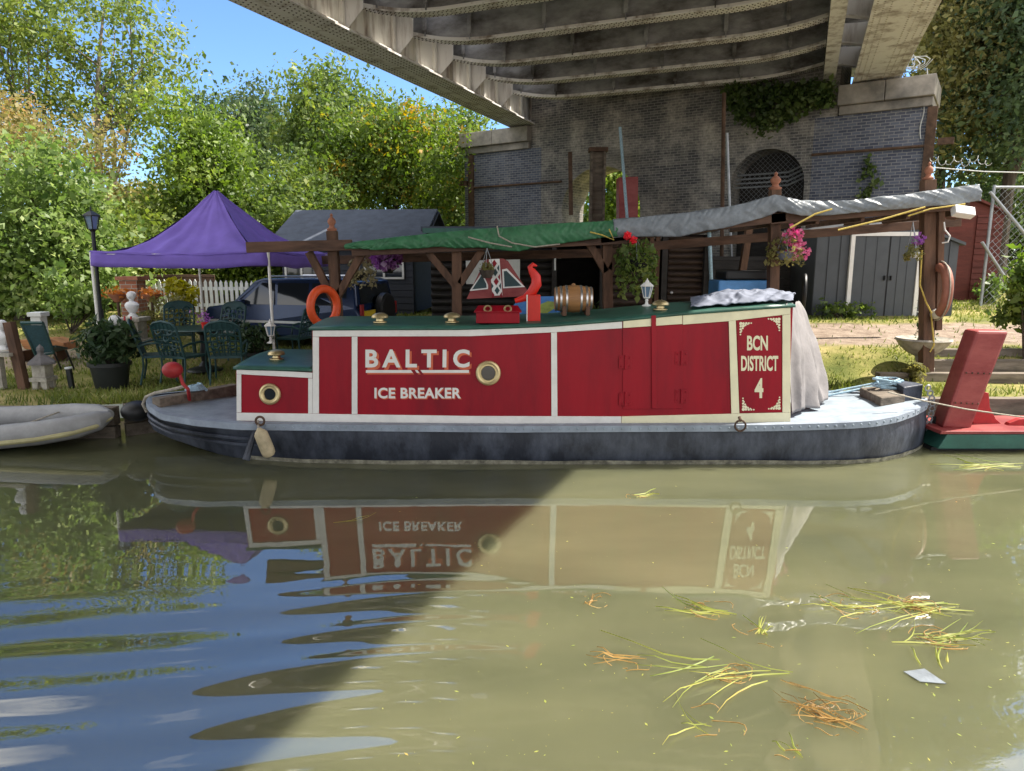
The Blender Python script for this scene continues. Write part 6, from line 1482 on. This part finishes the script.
# ---------------------------------------------------------------- floating reeds and leaves
RDG = 'floating clumps of cut reed'
def reed(label, px, py, n, L, w, ang, m='reed', seed=1, knot=0):
    rng = np.random.default_rng(seed); c = G(px, py, .0); mb = MB()
    for k in range(n):
        a = ang + rng.normal() * .28; l = L * rng.uniform(.4, 1.2); s = Vector((rng.normal() * L * .22, rng.normal() * L * .10, 0))
        d = Vector((math.cos(a), math.sin(a), 0)); q = Vector((-d.y, d.x, 0)); b = rng.normal() * .34
        pts = [c + s + d * (l * (t - .3)) + q * (b * l * t * t) for t in (0, .25, .5, .75, 1)]
        ww = w * rng.uniform(.55, 1.25); h = .003 + .012 * rng.uniform()
        vs = []
        for i, p in enumerate(pts):
            f = (.6, 1, .9, .6, .08)[i]; zz = h + .03 * rng.uniform() * (i in (3, 4)); vs += [(p.x - q.x * ww * f, p.y - q.y * ww * f, zz), (p.x, p.y, zz + ww * .7), (p.x + q.x * ww * f, p.y + q.y * ww * f, zz)]
        mb.add(vs, [(i * 3 + j, i * 3 + 3 + j, i * 3 + 4 + j, i * 3 + 1 + j) for i in range(4) for j in range(2)])
    t = thing('reed_clump', label, 'reeds', c, group=RDG); mb.build('stalks', m, t, fix=False)
    if knot:
        mb = MB()
        for k in range(knot):
            p = c + Vector((rng.normal() * .05, rng.normal() * .05, .02)); d = Vector((rng.normal(), rng.normal(), rng.normal() * .2)).normalized() * .09
            a0 = rng.uniform(0, 6.28); a1 = a0 + rng.uniform(1.2, 3.6); r0 = rng.uniform(.03, .10); mb.tube([p + Vector((r0 * math.cos(lerp(a0, a1, q / 6)) * 1.5, r0 * math.sin(lerp(a0, a1, q / 6)), .012 * math.sin(q) - .012)) for q in range(7)], .0026, 4)
        mb.build('root_tangle', 'reedbrown', t)
    return t
reed('large brown tangled reed clump near the right with stalks to both sides', 915, 606, 14, .62, .006, R(185), seed=1, knot=26)
reed('long trail of reeds pointing left from the tangled clump', 850, 606, 9, .42, .006, R(178), seed=2, knot=8)
reed('bright green reed leaves with an orange tip below the cabin reflection', 700, 612, 8, .36, .008, R(158), seed=3, knot=5)
reed('yellow green reeds spread wide in the centre right foreground', 730, 676, 12, .62, .006, R(182), seed=4, knot=7)
reed('curled brown reed roots near the bottom right', 832, 718, 9, .30, .005, R(140), 'reedbrown', seed=5, knot=20)
reed('green reed blades fanned out beside the blue scrap', 945, 640, 12, .40, .006, R(12), seed=6, knot=14)
reed('upright tipped green blade crossing the fanned reeds', 938, 660, 4, .24, .007, R(75), seed=7)
reed('thin curved yellow stalk at the bottom centre', 706, 728, 4, .24, .005, R(170), seed=8, knot=3)
reed('short yellow stalk at the very bottom', 792, 752, 3, .12, .006, R(110), seed=9, knot=2)
reed('small orange leaf scrap left of the green blades', 594, 602, 3, .12, .007, R(70), 'reedbrown', seed=10, knot=4)
reed('pale reeds trailing under the red rudder', 985, 466, 10, .75, .010, R(172), seed=11)
reed('sparse thin reeds left of the wide yellow trail', 625, 660, 5, .26, .006, R(165), 'reedbrown', seed=12, knot=3)
reed('small upright green shoots between the two middle reed trails', 758, 632, 6, .20, .006, R(60), seed=13, knot=3)
reed('long bent straw across the lower reeds', 815, 692, 4, .42, .006, R(-38), 'reedbrown', seed=14)
reed('thin straws floating just off the boat side near the hatch', 640, 496, 5, .26, .008, R(15), seed=15, knot=2)
reed('thin straw and small leaf at the left under the lettering', 345, 524, 2, .35, .006, R(14), seed=16)
mb = MB(); a = G(920, 682, .006); mb.prism([a, a + Vector((.14, -.02, 0)), a + Vector((.10, .13, 0)), a + Vector((-.04, .10, 0))], (0, 0, .004)); tag(mb.build('floating_scrap', 'greytarp', None), 'pale blue plastic scrap floating below the fanned reeds', 'scrap')
mb = MB(); rng = np.random.default_rng(30); V = []
for k in range(320):
    px, py = rng.uniform(380, 1024), rng.uniform(482, 765); c = np.array(G(px, py, .008)); s = .003 + .014 * rng.uniform() ** 3; a = rng.uniform(0, 3.14); d = np.array([math.cos(a) * s, math.sin(a) * s, 0]); e = np.array([-d[1], d[0], 0]) * rng.uniform(.12, .5)
    V += [c - d, c + e, c + d, c - e]
tag(quads_obj('leaf_flecks', np.array(V), 'reed'), 'tiny yellow leaf flecks scattered over the water', 'leaf flecks', kind='stuff')
bpy.context.view_layer.update()
